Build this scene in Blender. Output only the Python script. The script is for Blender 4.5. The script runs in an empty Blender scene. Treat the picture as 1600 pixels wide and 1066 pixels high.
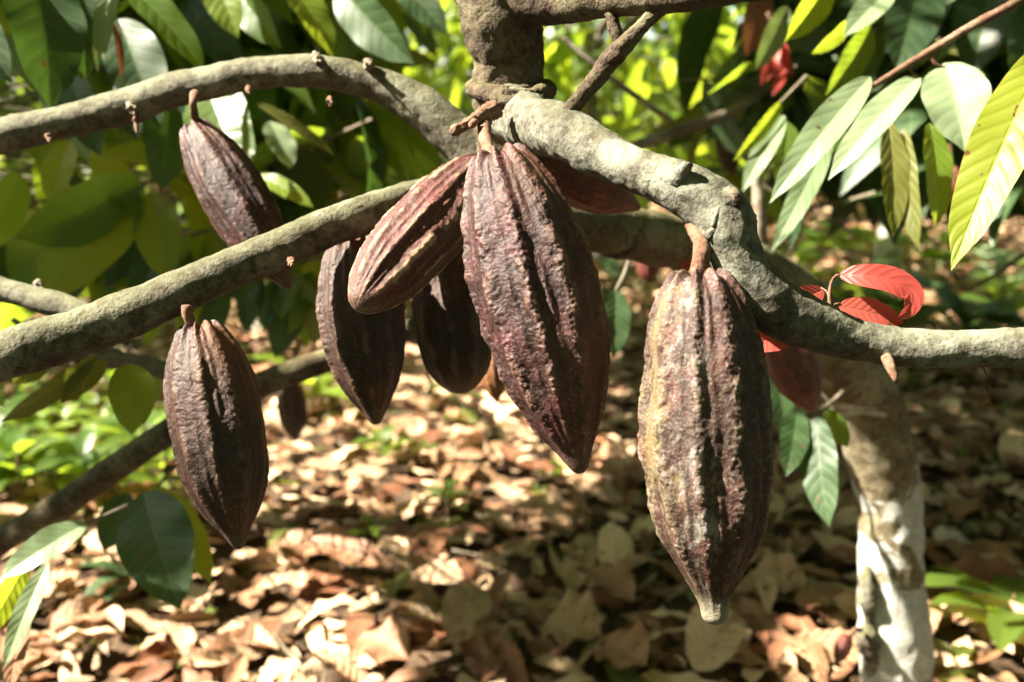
import bpy, math, random
import numpy as np
from mathutils import Vector, Matrix

random.seed(7); rng = np.random.default_rng(11)
R = math.radians
sc = bpy.context.scene
COL = sc.collection

# ------------------------------------------------------------------ camera
CAMZ, PITCH, FPX = 0.90, R(14.0), 1555.0
CAM = np.array([0.0, 0.0, CAMZ])
VF = np.array([0.0, math.cos(PITCH), -math.sin(PITCH)])
VR = np.array([1.0, 0.0, 0.0])
VU = np.cross(VR, VF)
def P(px, py, d):
    return CAM + d*VF + (px-800)/FPX*d*VR - (py-533)/FPX*d*VU
def proj(p):
    q = np.asarray(p) - CAM
    d = q @ VF
    dd = np.where(np.abs(d) < 1e-4, 1e-4, d)
    return 800 + (q @ VR)/dd*FPX, 533 - (q @ VU)/dd*FPX, d
cam = bpy.data.cameras.new('camera'); co = bpy.data.objects.new('camera', cam); COL.objects.link(co)
co.location = CAM; co.rotation_euler = (R(90)-PITCH, 0, 0)
cam.sensor_width = 36; cam.lens = FPX/1600*36; cam.clip_start = .02; cam.clip_end = 400
cam.dof.use_dof = True; cam.dof.focus_distance = .60; cam.dof.aperture_fstop = 6.0; cam.dof.aperture_blades = 8
sc.camera = co

SUN = np.array([-.72, -.02, .69]); SUN /= np.linalg.norm(SUN)
sd = bpy.data.lights.new('sun', 'SUN'); so = bpy.data.objects.new('sun', sd); COL.objects.link(so)
sd.energy = 5.0; sd.angle = R(.5); sd.color = (1.0, .91, .76)
so.rotation_euler = Vector(-SUN).to_track_quat('-Z', 'Y').to_euler()
w = bpy.data.worlds.new('World'); sc.world = w; w.use_nodes = True
nt = w.node_tree; bg = nt.nodes['Background']; sk = nt.nodes.new('ShaderNodeTexSky')
sk.sky_type = 'NISHITA'; sk.sun_disc = False
sk.sun_elevation = math.asin(SUN[2]); sk.sun_rotation = math.atan2(SUN[0], SUN[1])
nt.links.new(sk.outputs[0], bg.inputs[0]); bg.inputs[1].default_value = .05
sc.view_settings.view_transform = 'Standard'; sc.view_settings.look = 'None'
sc.view_settings.exposure = 2.85; sc.view_settings.gamma = 1
sc.render.engine = 'CYCLES'
sc.cycles.max_bounces = 8; sc.cycles.transmission_bounces = 6; sc.cycles.use_denoising = True
sc.cycles.sample_clamp_indirect = 6; sc.cycles.use_adaptive_sampling = True; sc.cycles.adaptive_threshold = .03

# ------------------------------------------------------------------ numpy noise
_perm = rng.permutation(256).astype(np.int64); _perm = np.concatenate([_perm, _perm, _perm])
_gr = rng.normal(size=(256, 3)); _gr /= np.linalg.norm(_gr, axis=1)[:, None]
def pn(p):
    p = np.asarray(p, float); i = np.floor(p).astype(np.int64); f = p - i; i &= 255
    u = f*f*f*(f*(f*6-15)+10); out = 0
    for dx in (0, 1):
        for dy in (0, 1):
            for dz in (0, 1):
                h = _perm[_perm[_perm[(i[..., 0]+dx) & 255]+((i[..., 1]+dy) & 255)]+((i[..., 2]+dz) & 255)]
                g = _gr[h]
                dot = g[..., 0]*(f[..., 0]-dx)+g[..., 1]*(f[..., 1]-dy)+g[..., 2]*(f[..., 2]-dz)
                wt = (u[..., 0] if dx else 1-u[..., 0])*(u[..., 1] if dy else 1-u[..., 1])*(u[..., 2] if dz else 1-u[..., 2])
                out = out + wt*dot
    return out*1.6
def fbm(p, o=3):
    s = 0; a = 1
    for k in range(o):
        s = s + a*pn(p*(2.03**k)+k*17.3); a *= .5
    return s
def unit(v):
    v = np.asarray(v, float); return v/np.maximum(np.linalg.norm(v, axis=-1, keepdims=True), 1e-9)

# ------------------------------------------------------------------ node helpers
class NT:
    def __init__(s, name):
        s.m = bpy.data.materials.new(name); s.m.use_nodes = True; s.t = s.m.node_tree
        s.t.nodes.clear(); s.out = s.t.nodes.new('ShaderNodeOutputMaterial')
    def n(s, ty, **k):
        nd = s.t.nodes.new('ShaderNode'+ty)
        for a, b in k.items(): setattr(nd, a, b)
        return nd
    def put(s, sock, v):
        if isinstance(v, bpy.types.NodeSocket): s.t.links.new(v, sock)
        elif isinstance(v, (tuple, list)) and len(v) == 3 and sock.type == 'RGBA': sock.default_value = (*v, 1)
        else: sock.default_value = v
    def math(s, op, a, b=0.0, c=0.0, clamp=False):
        nd = s.n('Math', operation=op); nd.use_clamp = clamp
        s.put(nd.inputs[0], a); s.put(nd.inputs[1], b); s.put(nd.inputs[2], c); return nd.outputs[0]
    def mix(s, f, a, b, mode='MIX'):
        nd = s.n('Mix', data_type='RGBA', blend_type=mode)
        s.put(nd.inputs[0], f); s.put(nd.inputs[6], a); s.put(nd.inputs[7], b); return nd.outputs[2]
    def ss(s, v, a, b, lo=0.0, hi=1.0):
        nd = s.n('MapRange', interpolation_type='SMOOTHSTEP')
        for k, x in enumerate((v, a, b, lo, hi)): s.put(nd.inputs[k], x)
        return nd.outputs[0]
    def attr(s, name):
        nd = s.n('Attribute', attribute_name=name); return nd.outputs['Fac']
    def noise(s, scale, detail=4, rough=.6, vec=None, dist=0.0):
        nd = s.n('TexNoise'); nd.inputs['Scale'].default_value = scale; nd.inputs['Detail'].default_value = detail
        nd.inputs['Roughness'].default_value = rough; nd.inputs['Distortion'].default_value = dist
        s.put(nd.inputs['Vector'], vec if vec is not None else s.obj()); return nd.outputs[0]
    def obj(s):
        if not hasattr(s, '_tc'): s._tc = s.n('TexCoord')
        return s._tc.outputs['Object']
    def scaled(s, v, sx, sy, sz):
        nd = s.n('Mapping'); s.put(nd.inputs[0], v); nd.inputs['Scale'].default_value = (sx, sy, sz); return nd.outputs[0]
    def bump(s, h, dist, strength=1.0):
        nd = s.n('Bump'); s.put(nd.inputs['Height'], h); nd.inputs['Distance'].default_value = dist
        nd.inputs['Strength'].default_value = strength; return nd.outputs[0]
    def bsdf(s, color, rough=.6, spec=.4, normal=None, **k):
        nd = s.n('BsdfPrincipled'); s.put(nd.inputs['Base Color'], color); s.put(nd.inputs['Roughness'], rough)
        s.put(nd.inputs['Specular IOR Level'], spec)
        if normal is not None: s.put(nd.inputs['Normal'], normal)
        for a, b in k.items(): s.put(nd.inputs[a], b)
        return nd.outputs[0]
    def done(s, sh): s.t.links.new(sh, s.out.inputs[0]); return s.m

def leaf_material(name, ca, cb, trans, tfac=.45, rough=.38, spec=.5, vein=(.25, .32, .1), spots=0.0, bumpd=.00032, nv=9, spotcol=(.12, .05, .02), edge=None):
    s = NT(name)
    uvn = s.n('UVMap'); sp = s.n('SeparateXYZ'); s.put(sp.inputs[0], uvn.outputs[0])
    u = sp.outputs[0]; v = s.math('ABSOLUTE', s.math('SUBTRACT', s.math('MULTIPLY', sp.outputs[1], 2.0), 1.0))
    wob = s.math('MULTIPLY', s.math('SUBTRACT', s.noise(16, 3), .5), 1.1)
    t = s.math('ADD', s.math('SUBTRACT', s.math('MULTIPLY', u, float(nv)), s.math('MULTIPLY', s.math('POWER', v, 1.25), 1.5)), wob)
    pp = s.math('MULTIPLY', s.math('PINGPONG', t, .5), 2.0)
    hq = s.ss(pp, 0.0, .75); mid = s.ss(v, .01, .12)
    fine = s.noise(240, 2, .5)
    h = s.math('ADD', s.math('MULTIPLY', hq, mid), s.math('ADD', s.math('MULTIPLY', mid, .5), s.math('MULTIPLY', fine, .30)))
    tint = s.attr('tint')
    c = s.mix(tint, ca, cb)
    c = s.mix(s.math('MULTIPLY', s.ss(s.noise(22, 3), .45, .75), .5), c, s.mix(.5, c, cb))
    vm = s.math('SUBTRACT', 1.0, s.math('MULTIPLY', s.ss(pp, .02, .16), s.ss(v, .015, .05)))
    c = s.mix(s.math('MULTIPLY', vm, .20), c, vein)
    tr = s.mix(s.math('MULTIPLY', vm, .3), s.mix(tint, trans, tuple(x*.72 for x in trans)), tuple(x*.6 for x in trans))
    if edge is not None:
        em = s.math('MULTIPLY', s.ss(s.math('ADD', v, s.math('MULTIPLY', s.noise(30, 3), .6)), 1.2, 1.5), .6)
        c = s.mix(em, c, edge); tr = s.mix(em, tr, edge)
    if spots > 0:
        sm = s.ss(s.noise(90, 3, .55), .70-spots*.1, .74-spots*.1)
        c = s.mix(sm, c, spotcol); tr = s.mix(sm, tr, spotcol)
    b = s.bump(h, bumpd)
    pr = s.bsdf(c, s.math('ADD', rough-.06, s.math('MULTIPLY', s.noise(40, 3), .14)), spec, b)
    tn = s.n('BsdfTranslucent'); s.put(tn.inputs[0], tr); s.put(tn.inputs[1], b)
    mx = s.n('MixShader'); mx.inputs[0].default_value = tfac
    s.t.links.new(pr, mx.inputs[1]); s.t.links.new(tn.outputs[0], mx.inputs[2])
    return s.done(mx.outputs[0])

M = {}
M['green'] = leaf_material('leaf green', (.035, .085, .014), (.075, .125, .018), (.36, .50, .028), .50)
M['bright'] = leaf_material('leaf bright green', (.09, .18, .02), (.16, .22, .025), (.52, .64, .035), .52)
M['dark'] = leaf_material('leaf dark glossy', (.022, .050, .020), (.035, .070, .024), (.10, .19, .02), .22, .46, .42, bumpd=.0002, spots=.3)
M['pale'] = leaf_material('leaf pale', (.17, .24, .12), (.24, .30, .17), (.28, .38, .08), .30, .45, .45, (.26, .33, .18), .25, .00014)
M['yellow'] = leaf_material('leaf yellow green', (.15, .20, .012), (.19, .205, .013), (.30, .35, .012), .45, .45, .4, (.30, .34, .04), .45, .0003, 13, edge=(.34, .16, .02))
M['red'] = leaf_material('leaf young red', (.30, .042, .034), (.34, .08, .055), (.50, .085, .06), .38, .45, .42, (.36, .11, .07), .2, .00013)
M['olive'] = leaf_material('leaf olive', (.07, .09, .018), (.12, .12, .025), (.26, .28, .03), .40, .45, .4)
M['dead'] = leaf_material('leaf dry', (.23, .118, .055), (.70, .51, .32), (.34, .17, .07), .10, .6, .25, (.24, .14, .09), .6, .0016, 9, (.08, .04, .02))
M['rust'] = leaf_material('leaf rust', (.17, .068, .034), (.30, .155, .085), (.34, .12, .04), .15, .55, .25, (.14, .07, .04), .6)

def bark_material(name, base, light, brown, moss, patch=0.0, patchcol=(.5, .5, .45), mossamt=.5, bd=.0018, scale=1.0, lightamt=.5):
    s = NT(name)
    n1 = s.noise(26*scale, 5, .65, dist=.4); n2 = s.noise(110*scale, 5, .7); n3 = s.noise(9*scale, 3, .5)
    n4 = s.noise(420*scale, 3, .6)
    c = s.mix(s.ss(n1, .40, .66), base, light)
    c = s.mix(s.math('MULTIPLY', s.ss(n2, .48, .68), lightamt), c, light)
    c = s.mix(s.math('MULTIPLY', s.ss(n2, .50, .34), .75), c, brown)
    c = s.mix(s.math('MULTIPLY', s.ss(n3, .46, .62), .45), c, brown)
    n5 = s.noise(260*scale, 5, .75)
    c = s.mix(s.math('MULTIPLY', s.ss(n5, .53, .66), .55), c, light); c = s.mix(s.math('MULTIPLY', s.ss(n5, .46, .36), .65), c, tuple(x*.6 for x in brown))
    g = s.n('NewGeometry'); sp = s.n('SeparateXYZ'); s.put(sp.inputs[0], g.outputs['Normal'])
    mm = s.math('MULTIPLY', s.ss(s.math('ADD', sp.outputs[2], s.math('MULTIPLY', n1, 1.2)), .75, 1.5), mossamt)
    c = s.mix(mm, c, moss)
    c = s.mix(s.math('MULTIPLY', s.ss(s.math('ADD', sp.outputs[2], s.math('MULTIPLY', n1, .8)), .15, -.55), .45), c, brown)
    h = s.math('ADD', s.math('MULTIPLY', n2, .9), s.math('ADD', s.math('MULTIPLY', n1, .8), s.math('MULTIPLY', n4, .35)))
    vo = s.n('TexVoronoi', feature='DISTANCE_TO_EDGE'); vo.inputs['Scale'].default_value = 65*scale
    s.put(vo.inputs['Vector'], s.obj()); crack = s.ss(vo.outputs['Distance'], 0.0, .12)
    h = s.math('ADD', h, s.math('MULTIPLY', crack, .04))
    c = s.mix(s.math('MULTIPLY', s.math('SUBTRACT', 1.0, crack), .06), c, brown)
    v3 = s.n('TexVoronoi'); v3.inputs['Scale'].default_value = 17*scale; s.put(v3.inputs['Vector'], s.mix(.06, s.obj(), s.n('TexNoise').outputs[1]) if False else s.obj())
    dsc = s.math('MULTIPLY', s.ss(s.math('ADD', v3.outputs['Distance'], s.math('MULTIPLY', n2, .35)), .46, .36), s.ss(n3, .44, .52))
    c = s.mix(s.math('MULTIPLY', dsc, .55), c, tuple(min(1, x*1.15) for x in light))
    # small pale lichen dots
    v2 = s.n('TexVoronoi'); v2.inputs['Scale'].default_value = 48*scale; s.put(v2.inputs['Vector'], s.obj())
    dots = s.math('MULTIPLY', s.ss(v2.outputs['Distance'], .26, .16), s.ss(n1, .5, .58))
    c = s.mix(s.math('MULTIPLY', dots, .6), c, light)
    if patch > 0:
        so_ = s.n('SeparateXYZ'); s.put(so_.inputs[0], s.obj())
        hz = s.math('MINIMUM', s.math('MULTIPLY', s.math('SUBTRACT', .40, so_.outputs[2]), 1.1), .10)
        pm = s.ss(s.math('ADD', s.math('ADD', s.noise(8.5, 4, .55, dist=1.2), hz), s.math('MULTIPLY', n2, .07)), .60-patch*.06, .612-patch*.06)
        c = s.mix(pm, c, s.mix(s.ss(n2, .35, .65), patchcol, tuple(x*.72 for x in patchcol)))
    return s.done(s.bsdf(c, .82, .25, s.bump(h, bd)))
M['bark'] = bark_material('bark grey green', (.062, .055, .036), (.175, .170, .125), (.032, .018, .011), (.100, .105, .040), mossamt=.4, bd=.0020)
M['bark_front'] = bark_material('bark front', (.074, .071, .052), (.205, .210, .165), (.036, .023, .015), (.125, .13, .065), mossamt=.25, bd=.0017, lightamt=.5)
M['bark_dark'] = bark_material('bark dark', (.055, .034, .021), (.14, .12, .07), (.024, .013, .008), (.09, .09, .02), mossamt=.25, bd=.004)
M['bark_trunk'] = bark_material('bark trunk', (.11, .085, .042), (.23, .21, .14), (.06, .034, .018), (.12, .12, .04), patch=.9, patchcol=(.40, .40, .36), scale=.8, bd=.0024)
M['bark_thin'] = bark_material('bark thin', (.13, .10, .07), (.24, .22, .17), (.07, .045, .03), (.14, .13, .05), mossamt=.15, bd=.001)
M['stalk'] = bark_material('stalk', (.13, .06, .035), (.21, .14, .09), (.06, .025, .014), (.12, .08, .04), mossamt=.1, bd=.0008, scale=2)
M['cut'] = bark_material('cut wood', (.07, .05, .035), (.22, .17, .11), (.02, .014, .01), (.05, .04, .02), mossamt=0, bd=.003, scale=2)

s = NT('dark hollow'); M['hollow_shade'] = s.done(s.bsdf((.008, .005, .004), .95, .1))  # near-black colour standing for the shade inside the knot hole
def pod_material(name, furrow, ridge, red, orange, lichen=0.0, powder=.5, redamt=.5, orangeamt=.5, rough=.58, dustamt=.30, tipamt=.15):
    s = NT(name)
    rd = s.attr('ridge'); sd_ = s.attr('side'); li = s.attr('lichen')
    n1 = s.noise(34, 5, .6, dist=.5); n2 = s.noise(150, 5, .7); n3 = s.noise(14, 3, .5); n4 = s.noise(620, 3, .7)
    c = s.mix(s.ss(s.math('ADD', rd, s.math('MULTIPLY', s.math('SUBTRACT', n2, .5), .9)), .45, 1.05), furrow, ridge)
    c = s.mix(s.math('MULTIPLY', s.ss(n1, .45, .66), redamt), c, red)
    c = s.mix(s.math('MULTIPLY', s.math('MULTIPLY', sd_, s.ss(n3, .40, .62)), orangeamt), c, orange)
    c = s.mix(s.math('MULTIPLY', s.ss(n2, .5, .32), .55), c, tuple(x*.4 for x in furrow))
    pw = s.math('MULTIPLY', s.ss(n4, .56, .66), s.ss(s.math('ADD', n1, s.math('MULTIPLY', rd, .25)), .52, .80))
    c = s.mix(s.math('MULTIPLY', pw, powder), c, (.34, .30, .27))
    if lichen > 0:
        gv0 = s.scaled(s.obj(), 1.0, 1.0, .45)
        ly = s.ss(s.math('ADD', s.math('MULTIPLY', li, .42), s.math('MULTIPLY', s.noise(55, 6, .8, gv0), 1.3)), .84, 1.10)
        c = s.mix(s.math('MULTIPLY', ly, .5), c, s.mix(s.ss(n2, .42, .6), (.22, .165, .06), (.17, .145, .09)))
        gv = s.scaled(s.obj(), 1.0, 1.0, .35); gy = s.ss(s.math('ADD', s.math('MULTIPLY', s.attr('grey'), .16), s.math('ADD', s.noise(130, 6, .8, gv), s.math('MULTIPLY', s.math('SUBTRACT', n1, .5), .5))), .62, .76)
        c = s.mix(s.math('MULTIPLY', gy, .5), c, (.24, .24, .215))
    dust = s.math('MULTIPLY', s.ss(s.noise(300, 6, .8), .50, .64), dustamt)
    c = s.mix(dust, c, (.21, .165, .12)); c = s.mix(s.math('MULTIPLY', s.attr('tip'), tipamt), c, (.20, .185, .13))
    h = s.math('ADD', s.math('MULTIPLY', n2, 1.0), s.math('ADD', s.math('MULTIPLY', n4, .3), s.math('MULTIPLY', n1, .6)))
    rg = s.math('ADD', rough-.1, s.math('MULTIPLY', n2, .3))
    return s.done(s.bsdf(c, rg, .38, s.bump(h, .0016)))
M['pod'] = pod_material('pod purple', (.022, .006, .005), (.090, .043, .032), (.082, .013, .018), (.085, .028, .008), 0, .5, .55, .6, .48, .14)
M['pod_lichen'] = pod_material('pod lichened', (.030, .013, .008), (.100, .068, .040), (.13, .028, .021), (.042, .011, .007), 1.0, .5, .42, .7, .55, .36, .8)
M['pod_brown'] = pod_material('pod brown', (.025, .009, .005), (.078, .038, .021), (.060, .015, .009), (.115, .040, .008), 0, .28, .45, .95, .5, .12)
M['pod_tan'] = pod_material('pod tan', (.055, .014, .010), (.30, .205, .12), (.14, .022, .018), (.12, .045, .015), 0, .4, .40, .4, .55, .3)
M['pod_red'] = pod_material('pod red', (.085, .016, .012), (.15, .035, .022), (.20, .030, .020), (.13, .04, .014), 0, .1, .6, .5, .42)
M['pod_orange'] = pod_material('pod orange', (.14, .05, .015), (.22, .09, .03), (.18, .05, .02), (.24, .10, .02), 0, .1, .4, .7, .5)

# ------------------------------------------------------------------ object helpers
def empty(name, loc, label=None, cat=None, group=None):
    o = bpy.data.objects.new(name, None); COL.objects.link(o); o.location = [float(x) for x in loc]; o.empty_display_size = .02
    tag(o, label, cat, group); return o
def tag(o, label=None, cat=None, group=None, kind=None):
    if label: o['label'] = label
    if cat: o['category'] = cat
    if group: o['group'] = group
    if kind: o['kind'] = kind
    return o
def mk(name, V, F, mat, parent=None, attrs=None, uv=None, smooth=True):
    """V world coordinates (n,3); F (m,4) or list; stored relative to the parent's location"""
    V = np.asarray(V, np.float32)
    org = np.array(parent['_org'] if parent is not None and '_org' in parent else (parent.location if parent is not None else V.mean(0)), np.float32)
    me = bpy.data.meshes.new(name); L = V-org
    F = np.asarray(F, np.int32)
    me.vertices.add(len(V)); me.vertices.foreach_set('co', L.ravel())
    k = F.shape[1]
    me.loops.add(F.size); me.loops.foreach_set('vertex_index', F.ravel())
    me.polygons.add(len(F)); me.polygons.foreach_set('loop_start', np.arange(0, F.size, k, dtype=np.int32))
    me.polygons.foreach_set('loop_total', np.full(len(F), k, np.int32))
    if smooth: me.polygons.foreach_set('use_smooth', np.ones(len(F), bool))
    me.update(calc_edges=True)
    if attrs:
        for a, x in attrs.items():
            at = me.attributes.new(a, 'FLOAT', 'POINT'); at.data.foreach_set('value', np.asarray(x, np.float32).ravel())
    if uv is not None:
        ul = me.uv_layers.new(name='UVMap'); ul.data.foreach_set('uv', np.asarray(uv, np.float32)[F.ravel()].ravel())
    me.materials.append(mat)
    o = bpy.data.objects.new(name, me); COL.objects.link(o)
    if parent is not None: o.parent = parent      # parts keep location 0 under the thing's empty
    else: o.location = [float(x) for x in org]
    return o

def catmull(pts, n):
    pts = np.asarray(pts, float); m = len(pts)
    ext = np.vstack([2*pts[0]-pts[1], pts, 2*pts[-1]-pts[-2]])
    seg = np.linalg.norm(np.diff(pts[:, :3], axis=0), axis=1); cum = np.concatenate([[0], np.cumsum(seg)])
    s = np.linspace(0, cum[-1], n); out = []
    for x in s:
        i = min(max(np.searchsorted(cum, x, side='right')-1, 0), m-2)
        t = (x-cum[i])/max(seg[i], 1e-9); p0, p1, p2, p3 = ext[i:i+4]
        out.append(.5*((2*p1)+(-p0+p2)*t+(2*p0-5*p1+4*p2-p3)*t*t+(-p0+3*p1-3*p2+p3)*t**3))
    return np.array(out)

def tube_arrays(pts, ns=20, step=None, amp=.06, freq=None, seed=0., lump=.05, cap=True):
    """pts: world x,y,z,r"""
    pts = np.asarray(pts, float); length = np.linalg.norm(np.diff(pts[:, :3], axis=0), axis=1).sum()
    rm = pts[:, 3].mean(); step = step or max(rm*.35, .002)
    n = max(int(length/step), 3); c = catmull(pts, n); r = np.maximum(c[:, 3], 1e-4); c = c[:, :3]
    tg = unit(np.gradient(c, axis=0)); a = np.array([0, 0, 1.]) if abs(tg[0][2]) < .8 else np.array([1., 0, 0])
    N = unit(np.cross(tg[0], a)); Ns = [N]
    for k in range(1, n):
        N = N-tg[k]*(N@tg[k]); N = unit(N); Ns.append(N)
    Ns = np.array(Ns); Bs = np.cross(tg, Ns)
    th = np.linspace(0, 2*math.pi, ns, endpoint=False)
    ring = Ns[:, None]*np.cos(th)[None, :, None]+Bs[:, None]*np.sin(th)[None, :, None]
    base = c[:, None]+ring*r[:, None, None]
    if amp > 0 or lump > 0:
        d = lump*fbm(base/(rm*3.2)+seed, 2)+amp*fbm(base/(rm*.55)+seed+9, 3)
        base = c[:, None]+ring*(r[:, None]*(1+d))[:, :, None]
    V = base.reshape(-1, 3); i = np.arange(n-1)[:, None]*ns; j = np.arange(ns)[None]; j2 = (j+1) % ns
    F = np.stack([i+j, i+j2, i+ns+j2, i+ns+j], -1).reshape(-1, 4)
    if cap:
        nv = len(V); V = np.vstack([V, c[0]-tg[0]*r[0]*.25, c[-1]+tg[-1]*r[-1]*.25]); jj = np.arange(ns)
        F = np.vstack([F, np.stack([jj, np.full(ns, nv), np.full(ns, nv), (jj+1) % ns], -1)[:, [0, 3, 1, 2]] if False else np.empty((0, 4), int)])
        a0 = np.arange(0, ns, 2); F = np.vstack([F, np.stack([np.full(len(a0), nv), (a0+2) % ns, (a0+1) % ns, a0], -1),
             np.stack([np.full(len(a0), nv+1), (n-1)*ns+a0, (n-1)*ns+(a0+1) % ns, (n-1)*ns+(a0+2) % ns], -1)])
    return V, F
def px_pts(lst):
    return [(*P(x, y, d), r*d/FPX) for x, y, d, r in lst]
def tube(name, lst, mat, parent, world=False, **k):
    V, F = tube_arrays(lst if world else px_pts(lst), **k); return mk(name, V, F, mat, parent)
def join(parts):
    Vs, Fs, o = [], [], 0
    for V, F in parts: Vs.append(V); Fs.append(F+o); o += len(V)
    return np.vstack(Vs), np.vstack(Fs)

def leaf_arrays(O, D, N, L, W, bend, fold, tint, nu=6, nv=2, wave=.0, taper=1.0, twist=None):
    """many leaves at once. O base, D chord direction, N normal, L length, W full width (arrays)"""
    O = np.atleast_2d(O); n = len(O); D = unit(np.atleast_2d(D)); N = np.atleast_2d(N); N = unit(N-D*np.sum(N*D, -1, keepdims=True)); S = np.cross(N, D)
    L, W, bend, fold, tint = [np.broadcast_to(np.asarray(x, float), (n,)) for x in (L, W, bend, fold, tint)]
    u = np.linspace(0, 1, nu+1); v = np.linspace(-1, 1, nv+1)
    hw = np.clip(np.sin(np.pi*np.clip(u**.92, 0, 1)), 0, 1)**.62*(1-.18*u); hw[0] = .02; hw[-1] = .015
    if nu > 8: hw = np.where(u > .86, hw*(.35+.65*np.clip((1-u)/.14, 0, 1)), hw)
    elif nu >= 5: hw[-2] *= .8
    us = (u-.5)[None]*bend[:, None]
    dx = np.cos(us); dz = -np.sin(us)
    x = np.concatenate([np.zeros((n, 1)), np.cumsum((dx[:, 1:]+dx[:, :-1])/2, 1)], 1); z = np.concatenate([np.zeros((n, 1)), np.cumsum((dz[:, 1:]+dz[:, :-1])/2, 1)], 1)
    tot = x[:, -1:]; x = x/tot; z = z/tot
    ph = rng.uniform(0, 6.28, (n, 1, 1))
    y = (v[None, None]*hw[None, :, None])*(W/2)[:, None, None]*np.cos(fold)[:, None, None]
    zz = z[:, :, None]*L[:, None, None]+np.abs(v)[None, None]*hw[None, :, None]*(W/2)[:, None, None]*np.sin(fold)[:, None, None]
    if wave > 0:
        zz = zz+wave*(W/2)[:, None, None]*np.sin(u[None, :, None]*17+ph+(v>0)[None, None]*2.1)*(np.abs(v)**2)[None, None]*hw[None, :, None]
        x = x[:, :, None]+0*y
    else: x = x[:, :, None]+0*y
    if twist is not None:
        tw = np.broadcast_to(np.asarray(twist, float), (n,))[:, None, None]*u[None, :, None]
        y, zz0 = y*np.cos(tw), zz+y*np.sin(tw); zz = zz0
    V = O[:, None, None]+D[:, None, None]*(x*L[:, None, None])[..., None]+S[:, None, None]*y[..., None]+N[:, None, None]*zz[..., None]
    V = V.reshape(-1, 3); m = (nu+1)*(nv+1)
    uv = np.stack(np.broadcast_arrays(u[:, None], (v[None]+1)/2), -1).reshape(-1, 2); uv = np.tile(uv, (n, 1))
    i = (np.arange(nu)[:, None]*(nv+1)+np.arange(nv)[None]).ravel()
    f = np.stack([i, i+nv+1, i+nv+2, i+1], -1)
    F = (f[None]+(np.arange(n)*m)[:, None, None]).reshape(-1, 4)
    return V, F, np.repeat(tint, m), uv
def leaves_obj(name, arr, mat, parent=None):
    V, F, t, uv = arr; return mk(name, V, F, mat, parent, {'tint': t}, uv)

def hero_leaf(parent, base, tip, hw, mat, roll=0, bend=30, fold=12, wave=.06, tint=None, label=None, twist=0, name='leaf', petiole=True):
    b = P(*base); t = P(*tip); ax = unit(t-b); L = np.linalg.norm(t-b); d = (base[2]+tip[2])/2
    n = CAM-(b+t)/2; n = unit(n-ax*(n@ax)); s = np.cross(n, ax); rr = R(roll); n = n*math.cos(rr)+s*math.sin(rr)
    W = 2*hw*d/FPX
    arr = leaf_arrays(b, ax, n, L, W, R(bend), R(fold), random.random() if tint is None else tint, 26, 12, wave, twist=R(twist))
    o = leaves_obj(name, arr, M[mat], parent)
    if label: o['label'] = label
    return o

def path_leaf(parent, pts, hws, mat, tint=.5, fold=.25, nv=10, n=34):
    c = catmull(np.array([P(*p) for p in pts]), n); tg = unit(np.gradient(c, axis=0)); vd = unit(CAM-c)
    side = unit(np.cross(tg, vd)); side[:, :] = unit(side*.9+np.array([0, -.25, .35])); side = unit(side-tg*np.sum(side*tg, 1, keepdims=True)); nn = np.cross(tg, side)
    u = np.linspace(0, 1, n); hw = np.sin(np.pi*u**.85)**.6; hw[0] = .03; hw[-1] = .03; W = hws[0][0]*pts[0][2]/FPX; v = np.linspace(-1, 1, nv+1)
    V = c[:, None]+side[:, None]*(v[None]*hw[:, None]*W)[..., None]-nn[:, None]*(np.abs(v)[None]*hw[:, None]*W*fold)[..., None]
    uv = np.stack(np.broadcast_arrays(u[:, None], (v[None]+1)/2), -1).reshape(-1, 2)
    i = (np.arange(n-1)[:, None]*(nv+1)+np.arange(nv)[None]).ravel(); F = np.stack([i, i+nv+1, i+nv+2, i+1], -1)
    return leaves_obj('leaf', (V.reshape(-1, 3), F, np.full(len(uv), tint), uv), M[mat], parent)

# ------------------------------------------------------------------ ground
def gz(x, y):
    p = np.stack([x*.8, y*.8, np.zeros_like(x)], -1); return .05*pn(p)+.012*pn(p*6)
def axis_grid(lo, hi):
    a = np.concatenate([np.linspace(-150, lo, 12, endpoint=False), np.linspace(lo, hi, 260), np.linspace(hi, 150, 13)[1:]]); return a
gx = axis_grid(-6, 6); gy = axis_grid(-1, 11); X, Y = np.meshgrid(gx, gy, indexing='ij'); Z = gz(X, Y)
V = np.stack([X, Y, Z], -1).reshape(-1, 3); a, b = X.shape
i = (np.arange(a-1)[:, None]*b+np.arange(b-1)[None]).ravel(); F = np.stack([i, i+b, i+b+1, i+1], -1)
s = NT('soil')
n1 = s.noise(5, 6, .65); n2 = s.noise(60, 5, .7)
c = s.mix(s.ss(n1, .35, .65), (.045, .028, .017), (.10, .065, .040)); c = s.mix(s.ss(n2, .5, .68), c, (.16, .105, .065))
M['soil'] = s.done(s.bsdf(c, .95, .1, s.bump(s.math('ADD', n2, n1), .012)))
go = mk('ground', V, F, M['soil']); tag(go, kind='structure')

# ------------------------------------------------------------------ the main cacao tree
bt = P(1404, 1066, 1.34); base = bt+[.012, .012, 0]; base[2] = 0
tree = empty('cacao_tree', base, 'old cacao tree whose grey mossy boughs cross the picture and carry the hanging brown pods', 'tree')
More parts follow.
